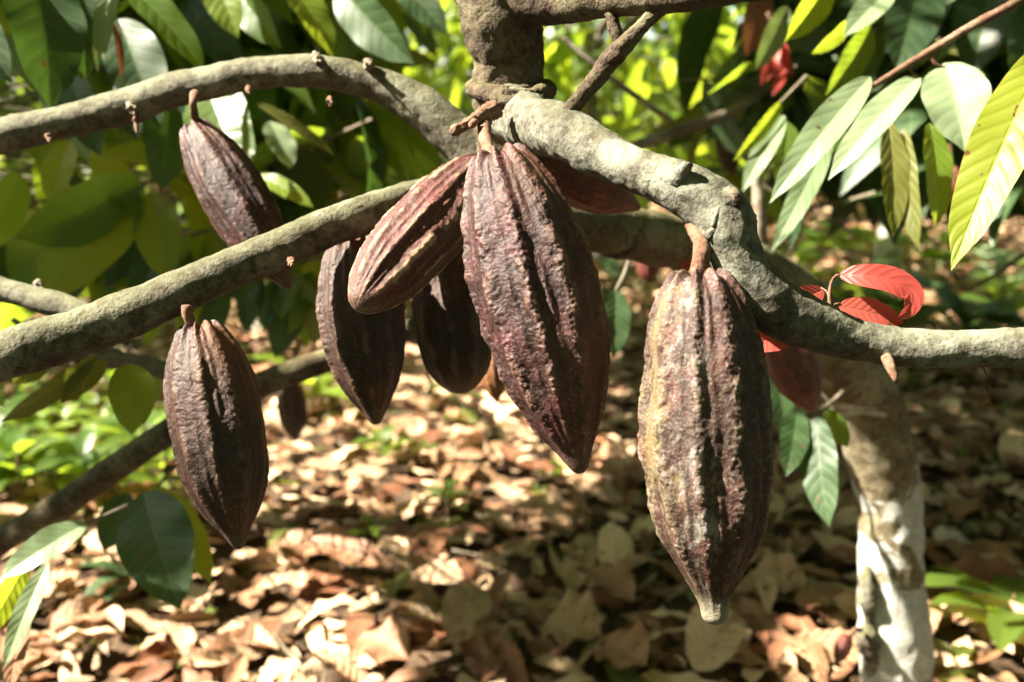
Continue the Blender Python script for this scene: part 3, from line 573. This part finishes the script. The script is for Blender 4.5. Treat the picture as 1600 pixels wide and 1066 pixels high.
for q in range(9):
    x_ = 300+q*27; y_ = random.uniform(370, 440); hero_leaf(r, (x_, y_, 1.5), (x_+random.uniform(-50, 30), y_+random.uniform(70, 130), 1.46), random.uniform(20, 32), random.choice(['green', 'dark', 'dark', 'olive']), roll=random.uniform(-40, 40), bend=30, tint=random.random())
r = spray('blurred twig of deep green leaves between the crossing boughs at far left', [(330, 360, 1.5, 4), (260, 375, 1.5, 4), (190, 390, 1.5, 3.5), (120, 400, 1.5, 3)], 'bark_thin', group=G1)
hero_leaf(r, (300, 365, 1.5), (285, 500, 1.48), 34, 'green', roll=20, bend=30, tint=.2); hero_leaf(r, (255, 378, 1.5), (215, 480, 1.45), 34, 'dark', roll=-20, bend=30, tint=.6)
hero_leaf(r, (190, 390, 1.5), (150, 500, 1.5), 36, 'green', roll=25, bend=30, tint=.8); hero_leaf(r, (130, 400, 1.5), (50, 470, 1.5), 30, 'dark', roll=-25, bend=30, tint=.8)
hero_leaf(r, (330, 360, 1.5), (370, 470, 1.5), 30, 'green', roll=-15, bend=30, tint=.6)
for q in range(11):
    x_ = 10+q*26; y_ = random.uniform(360, 440); hero_leaf(r, (x_, y_, 1.5), (x_+random.uniform(-60, 20), y_+random.uniform(70, 140), 1.46), random.uniform(22, 36), random.choice(['green', 'green', 'dark', 'bright']), roll=random.uniform(-40, 40), bend=30, tint=random.random())
r = spray('single dark leaf showing past the right flank of the largest pod', [(985, 400, 1.2, 3), (975, 430, 1.2, 3), (962, 455, 1.2, 2.5)], 'bark_thin', group=G1)
hero_leaf(r, (962, 452, 1.2), (958, 560, 1.18), 26, 'dark', roll=15, bend=25, tint=.6)
# lower left
r = spray('low twig with one broad dark green leaf hanging beside the lower left pod', [(330, 690, 1.25, 4), (285, 720, 1.2, 3.5), (245, 760, 1.15, 3), (225, 775, 1.1, 2.5)], 'bark_thin', group=G1)
hero_leaf(r, (224, 770, 1.08), (282, 952, 1.0), 64, 'dark', roll=-10, bend=25, fold=10, tint=.9, wave=.08); hero_leaf(r, (240, 760, 1.12), (330, 915, 1.05), 34, 'green', roll=30, bend=25, tint=.9)
hero_leaf(r, (200, 770, 1.1), (162, 862, 1.08), 28, 'dark', roll=-10, bend=25, tint=.9); hero_leaf(r, (285, 690, 1.25), (318, 735, 1.22), 18, 'yellow', roll=20, bend=25, tint=.6)
r = spray('low twig of long grey green leaves at the lower left edge', [(200, 790, 1.0, 3.5), (150, 812, .98, 3), (110, 828, .96, 3), (60, 870, .94, 2.5)], 'bark_thin', group=G1)
hero_leaf(r, (135, 818, .96), (0, 905, .92), 30, 'pale', roll=-30, bend=25, tint=.0); hero_leaf(r, (75, 880, .92), (6, 1045, .88), 19, 'pale', roll=-20, bend=25, tint=.3)
hero_leaf(r, (40, 880, .95), (-30, 1000, .92), 24, 'bright', roll=20, bend=25, tint=.3); hero_leaf(r, (40, 960, .95), (15, 1080, .92), 20, 'rust', roll=-20, bend=30, tint=.9)
hero_leaf(r, (130, 820, 1.0), (80, 860, .98), 14, 'bright', roll=30, bend=25, tint=.3)
# top centre
r = spray('twig with large blue green leaves hanging from the top edge left of the thick stem', [(440, -60, 1.2, 5), (520, -40, 1.2, 4.5), (600, -45, 1.2, 4), (680, -40, 1.2, 3.5)], 'bark_thin', group=G1)
hero_leaf(r, (525, -30, 1.18), (648, 100, 1.14), 44, 'dark', roll=-25, bend=25, tint=.9, fold=16); hero_leaf(r, (610, -40, 1.3), (700, 55, 1.28), 30, 'dark', roll=20, bend=25, tint=.6)
hero_leaf(r, (440, -40, 1.3), (520, 90, 1.28), 34, 'bright', roll=40, bend=25, tint=.8); hero_leaf(r, (360, -40, 1.35), (440, 75, 1.3), 34, 'green', roll=-30, bend=25, tint=.1)
hero_leaf(r, (330, -60, 1.3), (372, 60, 1.28), 34, 'bright', roll=-10, bend=25, tint=.9); hero_leaf(r, (560, 40, 1.5), (500, 130, 1.48), 20, 'green', roll=30, bend=25, tint=.9)
# dangling dried twiglet under the front bough
r = spray('tiny dried leaf scrap dangling on a thread under the front bough near the right edge', [(1535, 572, .57, 1.4), (1544, 592, .57, 1.0), (1542, 606, .57, 1.0), (1546, 622, .57, 1.2)], 'bark_dark', name='dried_twiglet', cat='dried twiglet')
hero_leaf(r, (1546, 618, .57), (1516, 642, .57), 5, 'rust', roll=30, bend=60, fold=40); hero_leaf(r, (1544, 620, .57), (1552, 634, .57), 4, 'rust', roll=-30, bend=60, fold=40)
# bare thin branches in the middle distance
for lab, lst in (('forked grey bare branch in the distance right of the thick stem', [(985, 232, 1.6, 9), (1040, 212, 1.6, 10), (1100, 192, 1.62, 10), (1150, 172, 1.65, 9), (1185, 140, 1.7, 6), (1190, 100, 1.7, 5)]),
                 ('bare grey branch in the distance at the left edge below the arching bough', [(-40, 310, 1.7, 8), (30, 365, 1.7, 9), (70, 410, 1.72, 9), (110, 470, 1.75, 9), (140, 540, 1.8, 9)]),
                 ('pale upright bare stem right of the front bough elbow', [(1180, 270, 1.35, 6), (1186, 320, 1.35, 11), (1188, 370, 1.36, 11), (1190, 430, 1.38, 11), (1195, 600, 1.45, 11)]),
                 ('thin bare twig curving behind the thick stem at top centre', [(880, 60, 1.3, 4), (940, 110, 1.3, 4), (1000, 155, 1.32, 5), (1050, 190, 1.35, 5)]),
                 ('thin dry stick leaning over the litter at the right edge', [(1640, 370, 2.0, 5), (1570, 420, 2.0, 4), (1510, 455, 2.0, 3.5)])):
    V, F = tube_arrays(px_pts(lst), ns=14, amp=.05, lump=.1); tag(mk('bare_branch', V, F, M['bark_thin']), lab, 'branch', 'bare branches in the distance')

# ------------------------------------------------------------------ bulk leaves: background trees and the canopy overhead
LIT = [(P(770, 420, .6), .13), (P(745, 330, .6), .10), (P(800, 600, .6), .08), (P(1040, 560, .56), .11), (P(1050, 760, .56), .10), (P(1110, 900, .56), .07),
       (P(640, 360, .66), .10), (P(520, 470, .73), .08), (P(560, 580, .73), .06), (P(290, 540, .66), .02), (P(290, 230, .82), .04),
       (P(100, 180, .86), .08), (P(250, 150, .86), .09), (P(420, 100, .84), .10), (P(550, 105, .83), .07), (P(60, 520, .65), .08), (P(220, 460, .66), .10), (P(380, 390, .68), .10), (P(540, 330, .71), .09),
       (P(850, 180, .62), .05), (P(1090, 290, .56), .035), (P(1350, 510, .57), .05), (P(1270, 180, .88), .14), (P(1370, 190, .86), .12), (P(1500, 160, .85), .12), (P(1540, 200, .67), .05),
       (P(1380, 450, .6), .05), (P(1298, 800, 1.09), .015), (P(60, 460, .82), .06), (P(440, 60, 1.3), .15), (P(40, 50, 1.0), .08), (P(1280, 20, 1.15), .12), (P(1425, 760, 1.25), .04)]
LIT += [(P(745, 480, .59), .07), (P(790, 300, .6), .05), (P(840, 660, .6), .05), (P(1030, 660, .55), .08), (P(1060, 480, .55), .05), (P(1030, 820, .55), .06), (P(1080, 840, .55), .06), (P(700, 300, .68), .06), (P(590, 430, .64), .06), (P(960, 230, .60), .02), (P(730, 60, .70), .03),
        (P(600, 60, 1.2), .1), (P(370, 20, 1.3), .12), (P(1150, 220, 1.2), .1), (P(1230, 230, .88), .1), (P(1320, 240, .86), .1), (P(1450, 270, .97), .08), (P(30, 950, .92), .06), (P(60, 870, .94), .05), (P(160, 20, 1.03), .06), (P(1350, 20, 1.1), .1), (P(1200, 100, 1.5), .1)]
LP = np.array([a for a, _ in LIT]); LR = np.array([b for _, b in LIT])
WP = np.array([P(rng.uniform(-60, 540), rng.uniform(-20, 540), rng.uniform(1.6, 2.6)) for _ in range(120)]+[P(rng.uniform(1180, 1650), rng.uniform(-20, 330), rng.uniform(1.7, 2.8)) for _ in range(22)]); WALLS = {}; CUR = [None]
def not_blocking(C):
    ok = np.ones(len(C), bool); lit = list(zip(LP, LR))
    if CUR[0] not in WALLS: lit += [(p, .09) for p in WP]
    for p, r in lit:
        q = C-p; t = q@SUN; dist = np.linalg.norm(q-t[:, None]*SUN, axis=1); ok &= ~((t > .02) & (dist < r+.045))
    return ok
LX = [-400, 0, 150, 260, 400, 520, 700, 900, 1200, 1300, 1600, 2000]; LY = [640, 640, 640, 610, 560, 510, 390, 385, 370, 390, 390, 420]
def open_to_sun(O, D, L):
    ok = np.ones(len(O), bool)
    for f in (0, .33, .66, 1.0): ok &= not_blocking(O+D*(f*L)[:, None])
    return ok
def clear_view(C):
    x, y, d = proj(C); inf = (d > .05) & (x > -120) & (x < 1720) & (y > -140) & (y < 1160)
    return ~(inf & ((d < 1.45) | (y > np.interp(x, LX, LY)))) & ~((d < 1.0) & (d > -.4) & (np.linalg.norm(C-CAM, axis=1) < 1.0))
def keep_prob(C):
    """how much canopy the light should meet on its way to the patch of litter below"""
    t = C[:, 2]/SUN[2]; G = C-t[:, None]*SUN; G[:, 2] = 0
    x, y, d = proj(G); p = np.full(len(C), .85)
    vis = d > .3
    p = np.where(vis & (x < 720) & (x > -250) & (y > 700), .03, p)
    p = np.where(vis & (x < 330) & (y > 600) & (y < 860), .12, p)
    p = np.where(vis & (x >= 330) & (x < 960) & (y > 520) & (y <= 800), .06, p)
    p = np.where(vis & (x >= 700) & (x < 980) & (y > 800), .30, p)
    p = np.where(vis & (x >= 690) & (x < 960) & (y > 700) & (y < 930), .10, p)
    p = np.where(vis & (x >= 980) & (y > 560), 1.0, p)
    p = np.where(vis & (y < 520), .14, p)
    return p
def twig_leaves(C, n_per, spread, L0, droop):
    """leaf bases and directions round twig centres"""
    m = len(C); az = rng.uniform(0, 6.283, m); D = np.stack([np.cos(az), np.sin(az), rng.uniform(-.5, .3, m)], -1)
    O, DD, NN = [], [], []
    for k in range(n_per):
        t = (k/max(n_per-1, 1)-.5)*spread; o = C+D*t+rng.normal(0, .015, (m, 3))
        a2 = az+rng.choice([-1, 1], m)*rng.uniform(.3, 1.4, m); el = -np.abs(rng.normal(droop, .35, m))
        d = np.stack([np.cos(a2)*np.cos(el), np.sin(a2)*np.cos(el), np.sin(el)], -1)
        up = np.array([0, 0, 1.])+rng.normal(0, .45, (m, 3)); O.append(o); DD.append(d); NN.append(up)
    return np.concatenate(O), np.concatenate(DD), np.concatenate(NN), (C, D)
def twigs_mesh(C, D, spread, r=.003):
    m = len(C); A = C-D*spread*.6; B = C+D*spread*.55; S = unit(np.cross(D, [0, 0, 1.])); U = np.cross(S, unit(D)); V = []
    for a in (0, 2.1, 4.2): V.append(A+(S*math.cos(a)+U*math.sin(a))*r); V.append(B+(S*math.cos(a)+U*math.sin(a))*r*.5)
    V = np.stack(V, 1); idx = np.arange(m)*6; F = np.concatenate([np.stack([idx+a, idx+b, idx+b+1, idx+a+1], -1) for a, b in ((0, 2), (2, 4), (4, 0))])
    return V.reshape(-1, 3), F
TREES = [  # x, y, crown radius, z low, z high, twigs, mats, label
    (-1.95, 3.0, 1.05, .45, 2.1, 70, 'green', 'leafy cacao tree nearest on the left behind the two long boughs'),
    (-.95, 3.75, .55, .28, 1.5, 60, 'green', 'shaded low cacao tree behind the lower left bough and the dusty brown pod'),
    (-1.55, 1.95, .1, .5, 1.6, 2, 'green', 'low dense cacao tree close behind the two long boughs at the left edge'),
    (1.75, 2.35, .1, .6, 1.6, 2, 'dark', 'dense cacao tree close behind the pale drooping leaves at the right edge'),
    (-3.4, 4.6, 1.3, .4, 2.4, 120, 'green', 'cacao tree at the far left edge in the second row'),
    (-1.0, 4.8, 1.1, .62, 2.0, 110, 'bright', 'sunlit yellow green cacao tree behind the arching bough'),
    (.45, 5.4, 1.1, .65, 2.0, 110, 'bright', 'sunlit cacao tree straight behind the thick upright stem'),
    (1.75, 4.6, 1.1, .60, 2.1, 110, 'green', 'cacao tree behind the pale drooping leaves at upper right'),
    (2.6, 3.3, .8, .72, 2.1, 70, 'dark', 'dark leaved cacao tree nearest the right edge'),
    (3.7, 6.0, 1.4, .4, 2.4, 100, 'green', 'cacao tree at the far right edge in the last row'),
    (-5.2, 7.4, 1.7, .3, 2.8, 110, 'green', 'distant cacao tree beyond the left edge rows'),
    (-2.4, 7.6, 1.6, .3, 2.6, 120, 'bright', 'distant bright cacao tree left of centre'),
    (0.1, 8.2, 1.6, .3, 2.6, 120, 'green', 'distant cacao tree behind the centre'),
    (2.3, 8.0, 1.6, .3, 2.6, 120, 'bright', 'distant bright cacao tree right of centre'),
    (5.6, 8.6, 1.8, .3, 2.8, 110, 'green', 'distant cacao tree beyond the right edge rows'),
]
roots = []; crowns = {}
for k, (x, y, cr, z0, z1, nt_, mt, lab) in enumerate(TREES):
    b = ground_at(x, y); rt_ = empty('cacao_tree', b, lab, 'tree', 'background cacao trees'); roots.append(rt_)
    hd = random.uniform(0, 6); top = b+np.array([.15*math.cos(hd), .15*math.sin(hd), z1*.62])
    parts = [tube_arrays([(*b, .07), (*(b+[.03, .02, .4]), .05), (*((b+top)/2+[.04, -.03, 0]), .045), (*top, .035)], ns=12, amp=.05)]
    V, F = join(parts); mk('trunk', V, F, M['bark_trunk'], rt_)
    for q in range(6):
        a = q*1.05+hd; e = top+np.array([math.cos(a)*cr*.8, math.sin(a)*cr*.8, random.uniform(.1, .7)])
        V, F = tube_arrays([(*(top-[0, 0, .15+q*.04]), .026), (*((top+e)/2+[0, 0, .12]), .018), (*e, .008)], ns=8, amp=.04, step=.03); mk('limb', V, F, M['bark_thin'], rt_)
    n = nt_*2
    C = np.stack([rng.normal(0, cr*.55, n)+x, rng.normal(0, cr*.55, n)+y, rng.uniform(z0, z1, n)], -1)
    if cr < .2:
        lft = x < 0; n = 230 if lft else 80
        qx = rng.uniform(-120, 480, n) if lft else rng.uniform(1180, 1680, n); qy = rng.uniform(-60, 560, n) if lft else rng.uniform(-60, 350, n); qd = rng.uniform(1.52, 1.95, n) if lft else rng.uniform(1.7, 2.6, n)
        C = np.array([P(a_, b_, c_) for a_, b_, c_ in zip(qx, qy, qd)]); WALLS[k] = 1
    crowns[k] = [C]
# the rest of the plantation roof, right of and behind the viewpoint
nX = 9000
CX = np.stack([rng.uniform(-7.0, 7.0, nX), rng.uniform(-6.0, 9.0, nX), rng.uniform(1.9, 3.2, nX)], -1)
CX = CX[(CX[:, 0] > 2.2) | (CX[:, 1] < -.6)]
# canopy above, shading the light: twigs shared out to the nearest tree
nC = 10500
C = np.stack([rng.uniform(-7.0, 2.2, nC), rng.uniform(-.6, 9.0, nC), rng.uniform(1.75, 3.0, nC)], -1)
can_ok = rng.uniform(0, 1, nC) < keep_prob(C)
C = C[can_ok]
def ground_px0(px, py):
    d = VF+(px-800)/FPX*VR-(py-533)/FPX*VU; return CAM-d*CAM[2]/d[2]
SHADE = [(P(1280, 730, 1.1), .09), (P(365, 330, .8), .06), (ground_px0(1050, 960), .25), (ground_px0(1230, 1000), .25), (ground_px0(1000, 1050), .25), (ground_px0(1250, 880), .25), (ground_px0(1130, 860), .22), (P(1560, 380, .67), .06), (P(262, 850, 1.05), .06), (P(810, 60, .7), .05), (P(950, 0, .63), .08), (P(1380, 680, 1.28), .12), (P(1390, 850, 1.3), .12), (P(1390, 1000, 1.3), .12), (P(1330, 560, 1.2), .10),
         (P(1200, 460, .55), .05), (P(1440, 560, .56), .06), (P(950, 100, .6), .05), (P(350, 680, .64), .05), (P(700, 560, .75), .06), (P(1250, 600, .95), .06), (P(960, 300, .75), .07), (P(900, 430, .55), .07), (P(1170, 650, .55), .07), (P(100, 820, 1.15), .04), (P(470, 560, 1.1), .04)]
def shade_need(C):
    m = np.zeros(len(C), bool)
    for p, r in SHADE:
        q = C-p; t = q@SUN; m |= (np.linalg.norm(q-t[:, None]*SUN, axis=1) < r) & (t > 1.0)
    return m
ex = []  # extra unseen twigs, added sunward of the SHADE targets to block the sun
for p, r_ in SHADE:
    for q in range(16):
        t = rng.uniform(1.3, 2.4); ex.append(p+SUN*t+rng.normal(0, r_*.55, 3))
ex = np.array(ex); C = np.vstack([C, ex[ex[:, 2] > 1.5], CX])
centres = np.array([[t[0], t[1]] for t in TREES]+[[base[0]-.6, base[1]-.2]])
near = np.argmin(((C[:, None, :2]-centres[None])**2).sum(-1), 1)
for k, rt_ in enumerate(roots+[tree]):
    mt = TREES[k][6] if k < len(TREES) else 'green'; CUR[0] = k
    groups = []
    if k in crowns: groups.append((crowns[k][0], 6, .32, True))
    cc = C[near == k]
    if len(cc): groups.append((cc, 5, .30, False))
    O = []; D = []; N = []; tw = []
    for C_, npr, spr, low in groups:
        o, d, n, (tc, td) = twig_leaves(C_, npr, spr, .24, .75 if low else .45)
        O.append(o); D.append(d); N.append(n); tk = clear_view(tc) & not_blocking(tc) & ((rng.uniform(0, 1, len(tc)) < keep_prob(tc)**.7) | (k in WALLS))
        x_, y_, d_ = proj(tc+unit(td)*.2); tk &= clear_view(tc+unit(td)*.2) & clear_view(tc-unit(td)*.2)
        tw.append(twigs_mesh(tc[tk], unit(td[tk]), spr))
    O = np.concatenate(O); D = np.concatenate(D); N = np.concatenate(N); L = rng.uniform(.15, .29, len(O)); W = L*rng.uniform(.32, .42, len(O))
    D = unit(D); kp = np.minimum(keep_prob(O+D*.5*L[:, None]), np.minimum(keep_prob(O), keep_prob(O+D*L[:, None]))); x_, y_, d_ = proj(O+D*.5*L[:, None]); inv = (d_ > 0) & (x_ > -60) & (x_ < 1660) & (y_ > -60)
    lowt = O[:, 2] < 1.7; kc = np.where(shade_need(O+D*.5*L[:, None]), 1.0, np.minimum(1, kp*2.2)); kp = np.where(lowt, np.where(inv, kp**(1.7 if k in WALLS else 1.2 if k == 0 else .45), kp), kc)
    ok = (rng.uniform(0, 1, len(O)) < kp) & open_to_sun(O, D, L) & clear_view(O) & clear_view(O+D*L[:, None]) & clear_view(O+D*.5*L[:, None]) & ((O+D*L[:, None])[:, 2] > .03)
    O, D, N, L, W = O[ok], D[ok], N[ok], L[ok], W[ok]; tint = rng.uniform(0, 1, len(O))
    pick = rng.uniform(0, 1, len(O)); alt = {'green': ('green', 'bright', 'dark'), 'bright': ('bright', 'green', 'olive'), 'dark': ('dark', 'green', 'olive')}[mt]
    cls = np.where(pick < .6, 0, np.where(pick < .86, 1, 2))
    hi = O[:, 2] > 1.9; od = np.argsort(hi, kind='stable'); O, D, N, L, W, tint = [q_[od] for q_ in (O, D, N, L, W, tint)]; nlo = int((~hi).sum()); bd_ = rng.uniform(.2, 1.1, len(O)); fd_ = rng.uniform(.05, .4, len(O))
    V, F, tt, uv = leaf_arrays(O[:nlo], D[:nlo], N[:nlo], L[:nlo], W[:nlo], bd_[:nlo], fd_[:nlo], tint[:nlo], 7, 4, .08)
    if nlo < len(O):
        Vb, Fb, tb, ub = leaf_arrays(O[nlo:], D[nlo:], N[nlo:], L[nlo:], W[nlo:], bd_[nlo:], fd_[nlo:], tint[nlo:], 5, 2, 0)
        F = np.vstack([F, Fb+len(V)]); V = np.vstack([V, Vb]); tt = np.concatenate([tt, tb]); uv = np.vstack([uv, ub])
    V2, F2 = join(tw); nf = len(F); F = np.vstack([F, F2+len(V)]); V = np.vstack([V, V2])
    tt = np.concatenate([tt, np.full(len(V2), .5)]); uv = np.vstack([uv, np.full((len(V2), 2), .5)])
    ob = mk('crown', V, F, M[alt[0]], rt_, {'tint': tt}, uv)  # also holds the unseen twigs added to shade the SHADE targets
    for a in alt[1:]: ob.data.materials.append(M[a])
    ob.data.materials.append(M['pale']); ob.data.materials.append(M['bark_thin']); cls = np.where(rng.uniform(0, 1, len(O)) < .05, 3, cls)
    ob.data.polygons.foreach_set('material_index', np.concatenate([np.repeat(cls[:nlo], 28), np.repeat(cls[nlo:], 10), np.full(len(F2), 4)]).astype(np.int32))
# the thicket closing the view beyond the last row
n = 13000; n2 = 7000; a = np.concatenate([rng.uniform(-1.05, 1.05, n), rng.uniform(1.05, 5.23, n2)]); rr = np.concatenate([rng.uniform(8.5, 15, n), rng.uniform(7.5, 9.5, n2)]); n += n2
C = np.stack([np.sin(a)*rr, np.cos(a)*rr, rng.uniform(.1, 4.6, n)], -1)
el = -np.abs(rng.normal(.6, .4, n)); az = rng.uniform(0, 6.28, n); D = np.stack([np.cos(az)*np.cos(el), np.sin(az)*np.cos(el), np.sin(el)], -1)
arr = leaf_arrays(C, D, np.array([0, 0, 1.])+rng.normal(0, .6, (n, 3)), rng.uniform(.25, .5, n), rng.uniform(.12, .22, n), rng.uniform(.1, .9, n), .2, rng.uniform(0, 1, n), 4, 2)
ob = leaves_obj('thicket', arr, M['green']); ob.data.materials.append(M['bright']); ob.data.materials.append(M['dark'])
ob.data.polygons.foreach_set('material_index', np.repeat(rng.choice([0, 1, 2], n, p=[.48, .22, .30]), 8).astype(np.int32))
tag(ob, 'distant green thicket closing the view behind the cacao trees', 'thicket', kind='stuff')

# ------------------------------------------------------------------ leaf litter
def litter(n, xr, yr, l0, l1, h, seedp=0):
    x = rng.uniform(*xr, n); y = rng.uniform(*yr, n)
    ok = np.abs(x) < .62*y+.9; x, y = x[ok], y[ok]; n = len(x)
    z = gz(x, y)+rng.uniform(.004, h, n); az = rng.uniform(0, 6.283, n); el = rng.normal(0, .16, n)
    D = np.stack([np.cos(az)*np.cos(el), np.sin(az)*np.cos(el), np.sin(el)], -1)
    N = np.array([0, 0, 1.])+rng.normal(0, .30, (n, 3)); N *= rng.choice([1, 1, -1], n)[:, None]
    L = rng.uniform(l0, l1, n); W = L*rng.uniform(.32, .48, n)
    return np.stack([x, y, z], -1)-D*L[:, None]/2, D, N, L, W
Vs, Fs, Ts, Us, Ms, off = [], [], [], [], [], 0
for (cnt, xr, yr, l0, l1, h_, nu_, nv_) in ((11500, (-3.5, 3.5), (.8, 5), .05, .13, .045, 6, 4), (2600, (-3.5, 3.5), (.8, 5), .11, .19, .045, 8, 4), (13000, (-3.5, 3.5), (.8, 5), .014, .055, .05, 4, 2), (12000, (-7, 7), (4.5, 11), .08, .20, .04, 4, 2)):
    O, D, N, L, W = litter(cnt, xr, yr, l0, l1, h_); n = len(O)
    V, F, t_, u_ = leaf_arrays(O, D, N, L, W, rng.normal(.35, .7, n), rng.uniform(-.1, .6, n), rng.uniform(0, 1, n)**(1.1 if nv_ > 2 else 1.7), nu_, nv_, .22 if nv_ > 2 else 0, twist=rng.normal(0, .45, n))
    Vs.append(V); Fs.append(F+off); Ts.append(t_); Us.append(u_); Ms.append(np.repeat(rng.choice([0, 1, 2], n, p=[.70, .26, .04]), nu_*nv_)); off += len(V)
ob = mk('leaf_litter', np.vstack(Vs), np.vstack(Fs), M['dead'], None, {'tint': np.concatenate(Ts)}, np.vstack(Us)); ob.data.materials.append(M['rust']); ob.data.materials.append(M['olive'])
ob.data.polygons.foreach_set('material_index', np.concatenate(Ms).astype(np.int32))
tag(ob, 'dry brown fallen cacao leaves covering the ground', 'leaf litter', kind='stuff')
# sticks in the litter
parts = []
for k in range(260):
    y = random.uniform(1.1, 6); x = random.uniform(-1, 1)*(.6*y+.4); a = random.uniform(0, 6.28); L_ = random.uniform(.05, .22); r_ = random.uniform(.0012, .003)
    p = ground_at(x, y)+[0, 0, random.uniform(.02, .045)]; q = p+np.array([math.cos(a)*L_, math.sin(a)*L_, random.uniform(-.01, .02)]); m_ = (p+q)/2+np.array([0, 0, .006])+rng.normal(0, .006, 3)
    parts.append(tube_arrays([(*p, r_), (*m_, r_), (*q, r_*.6)], ns=6, amp=0, lump=0, step=.02))
V, F = join(parts); tag(mk('fallen_sticks', V, F, M['bark_thin']), 'thin broken sticks strewn through the dry leaves', 'sticks', kind='stuff')
# single large fallen leaves that stand out
def ground_px(px, py):
    d = VF+(px-800)/FPX*VR-(py-533)/FPX*VU; t = -(CAM[2]-.04)/d[2]; p = CAM+d*t; return p
FL = [((1470, 905), (1612, 945), .10, 'rust', 'large orange rust fallen leaf lying right of the pale trunk'),
      ((850, 985), (940, 1010), .13, 'dead', 'large curled tan fallen leaf near the bottom edge below the largest pod'),
      ((1085, 1060), (1150, 975), .11, 'dead', 'broad brown fallen leaf directly under the tip of the lichened pod'),
      ((1170, 915), (1265, 930), .10, 'dead', 'flat pale buff fallen leaf between the lichened pod and the trunk'),
      ((920, 900), (990, 960), .08, 'rust', 'reddish brown fallen leaf left of the tip of the lichened pod'),
      ((795, 800), (900, 850), .08, 'dead', 'long tan fallen leaf below the tip of the largest pod'),
      ((430, 860), (610, 905), .09, 'rust', 'long reddish fallen leaf in the sunlit litter right of the lower left pod'),
      ((560, 1010), (640, 1050), .10, 'rust', 'red brown fallen leaf at the bottom edge left of centre'),
      ((940, 1020), (1010, 1060), .11, 'rust', 'dark brown fallen leaf at the bottom edge right of centre'),
      ((700, 1000), (760, 940), .09, 'dead', 'cream fallen leaf standing half upright near the bottom centre')]
for (a, b, wd, mt, lab) in FL:
    p, q = ground_px(*a), ground_px(*b); L_ = np.linalg.norm(q-p); p = p+[0, 0, .012]; q = q+[0, 0, .02]
    arr = leaf_arrays(p, q-p, np.array([.1, -.25, 1.]), L_, wd, .6, .35, random.random(), 22, 10, .2, twist=.3)
    tag(leaves_obj('fallen_leaf', arr, M[mt]), lab, 'fallen leaf', 'large fallen leaves')

# ------------------------------------------------------------------ seedlings on the ground
def seedling(mat, nl, size, label, h=.08):
    root = empty('seedling', (0, 0, 0), label, 'seedling', 'green seedlings in the litter')
    V, F = tube_arrays([(0, 0, -.02, .0022), (.004, 0, h*.5, .002), (0, .004, h, .0015)], ns=6, amp=0, lump=0, step=.01); mk('stem', V, F, M['stalk'], root)
    for k in range(nl):
        a = k*2.4+random.random(); d = np.array([math.cos(a), math.sin(a), random.uniform(-.2, .5)])
        arr = leaf_arrays(np.array([0, 0, h*(.5+.5*k/nl)])+d*.01, d, np.array([0, 0, 1.])+rng.normal(0, .2, 3), size*random.uniform(.7, 1.1), size*.42, .7, .25, random.random(), 9, 4, .08)
        leaves_obj('leaf', arr, M[mat], root)
    return root
protos = [seedling('bright', 5, .07, 'small bright green seedling among the dry leaves', .07), seedling('green', 7, .09, 'small mid green seedling among the dry leaves', .10),
          seedling('green', 4, .055, 'tiny green sprout among the dry leaves', .05)]
def copy_tree(o, parent=None):
    c = o.copy(); COL.objects.link(c)
    if parent is not None: c.parent = parent
    for ch in list(o.children): copy_tree(ch, c)
    return c
def place(o, p, s, rz): o.location = [float(v) for v in p]; o.scale = (s, s, s); o.rotation_euler = (0, 0, rz)
used = [False]*3
spots = []
for k in range(64): spots.append((random.uniform(-40, 300), random.uniform(625, 790), random.choice([0, 0, 1]), random.uniform(.8, 1.6)))
for k in range(50): spots.append((random.uniform(0, 1600), random.uniform(480, 1000)**.97, random.choice([0, 1, 2, 2]), random.uniform(.35, .75)))
for k in range(26): spots.append((random.uniform(1230, 1640), random.uniform(400, 560), random.choice([0, 1, 1]), random.uniform(1., 2.2)))
spots += [(582, 835, 0, .8), (600, 730, 1, .9), (700, 800, 1, .8), (870, 745, 0, .8)]
for x, y, k, s_ in spots:
    g = ground_px(x, y); g = ground_at(g[0], g[1])
    if used[k]: o = copy_tree(protos[k])
    else: o = protos[k]; used[k] = True
    place(o, g, s_, random.uniform(0, 6.28))
def big_plant(px, py, mat, nl, size, h, label, dx=0):
    g = ground_px(px, py); g = ground_at(g[0], g[1]); r = seedling(mat, nl, size, label, h); r.name = 'young_plant'; r['category'] = 'plant'; r['group'] = 'young plants on the ground'; place(r, g, 1, random.uniform(0, 6))
big_plant(1580, 985, 'green', 8, .16, .10, 'leafy green young plant at the lower right edge beside the trunk')
big_plant(1370, 520, 'dark', 9, .24, .28, 'dark broad leaved young plant behind the curled red leaves')
big_plant(1500, 545, 'dark', 9, .24, .22, 'dark broad leaved young plant above the front bough near the right edge')
big_plant(1290, 450, 'green', 9, .26, .30, 'green young plant behind the front bough elbow')
big_plant(1440, 450, 'green', 9, .24, .26, 'mid green young plant between the red leaves and the yellow leaf')
big_plant(1560, 470, 'pale', 8, .24, .20, 'pale green young plant below the yellow leaf tip')
big_plant(490, 640, 'bright', 7, .18, .12, 'bright green young plant left of the lowest central pod')
big_plant(210, 900, 'dark', 7, .12, .06, 'dark low plant in the litter under the lower left branch')
big_plant(960, 500, 'dark', 7, .2, .25, 'dark young plant behind the gap between the two big pods')
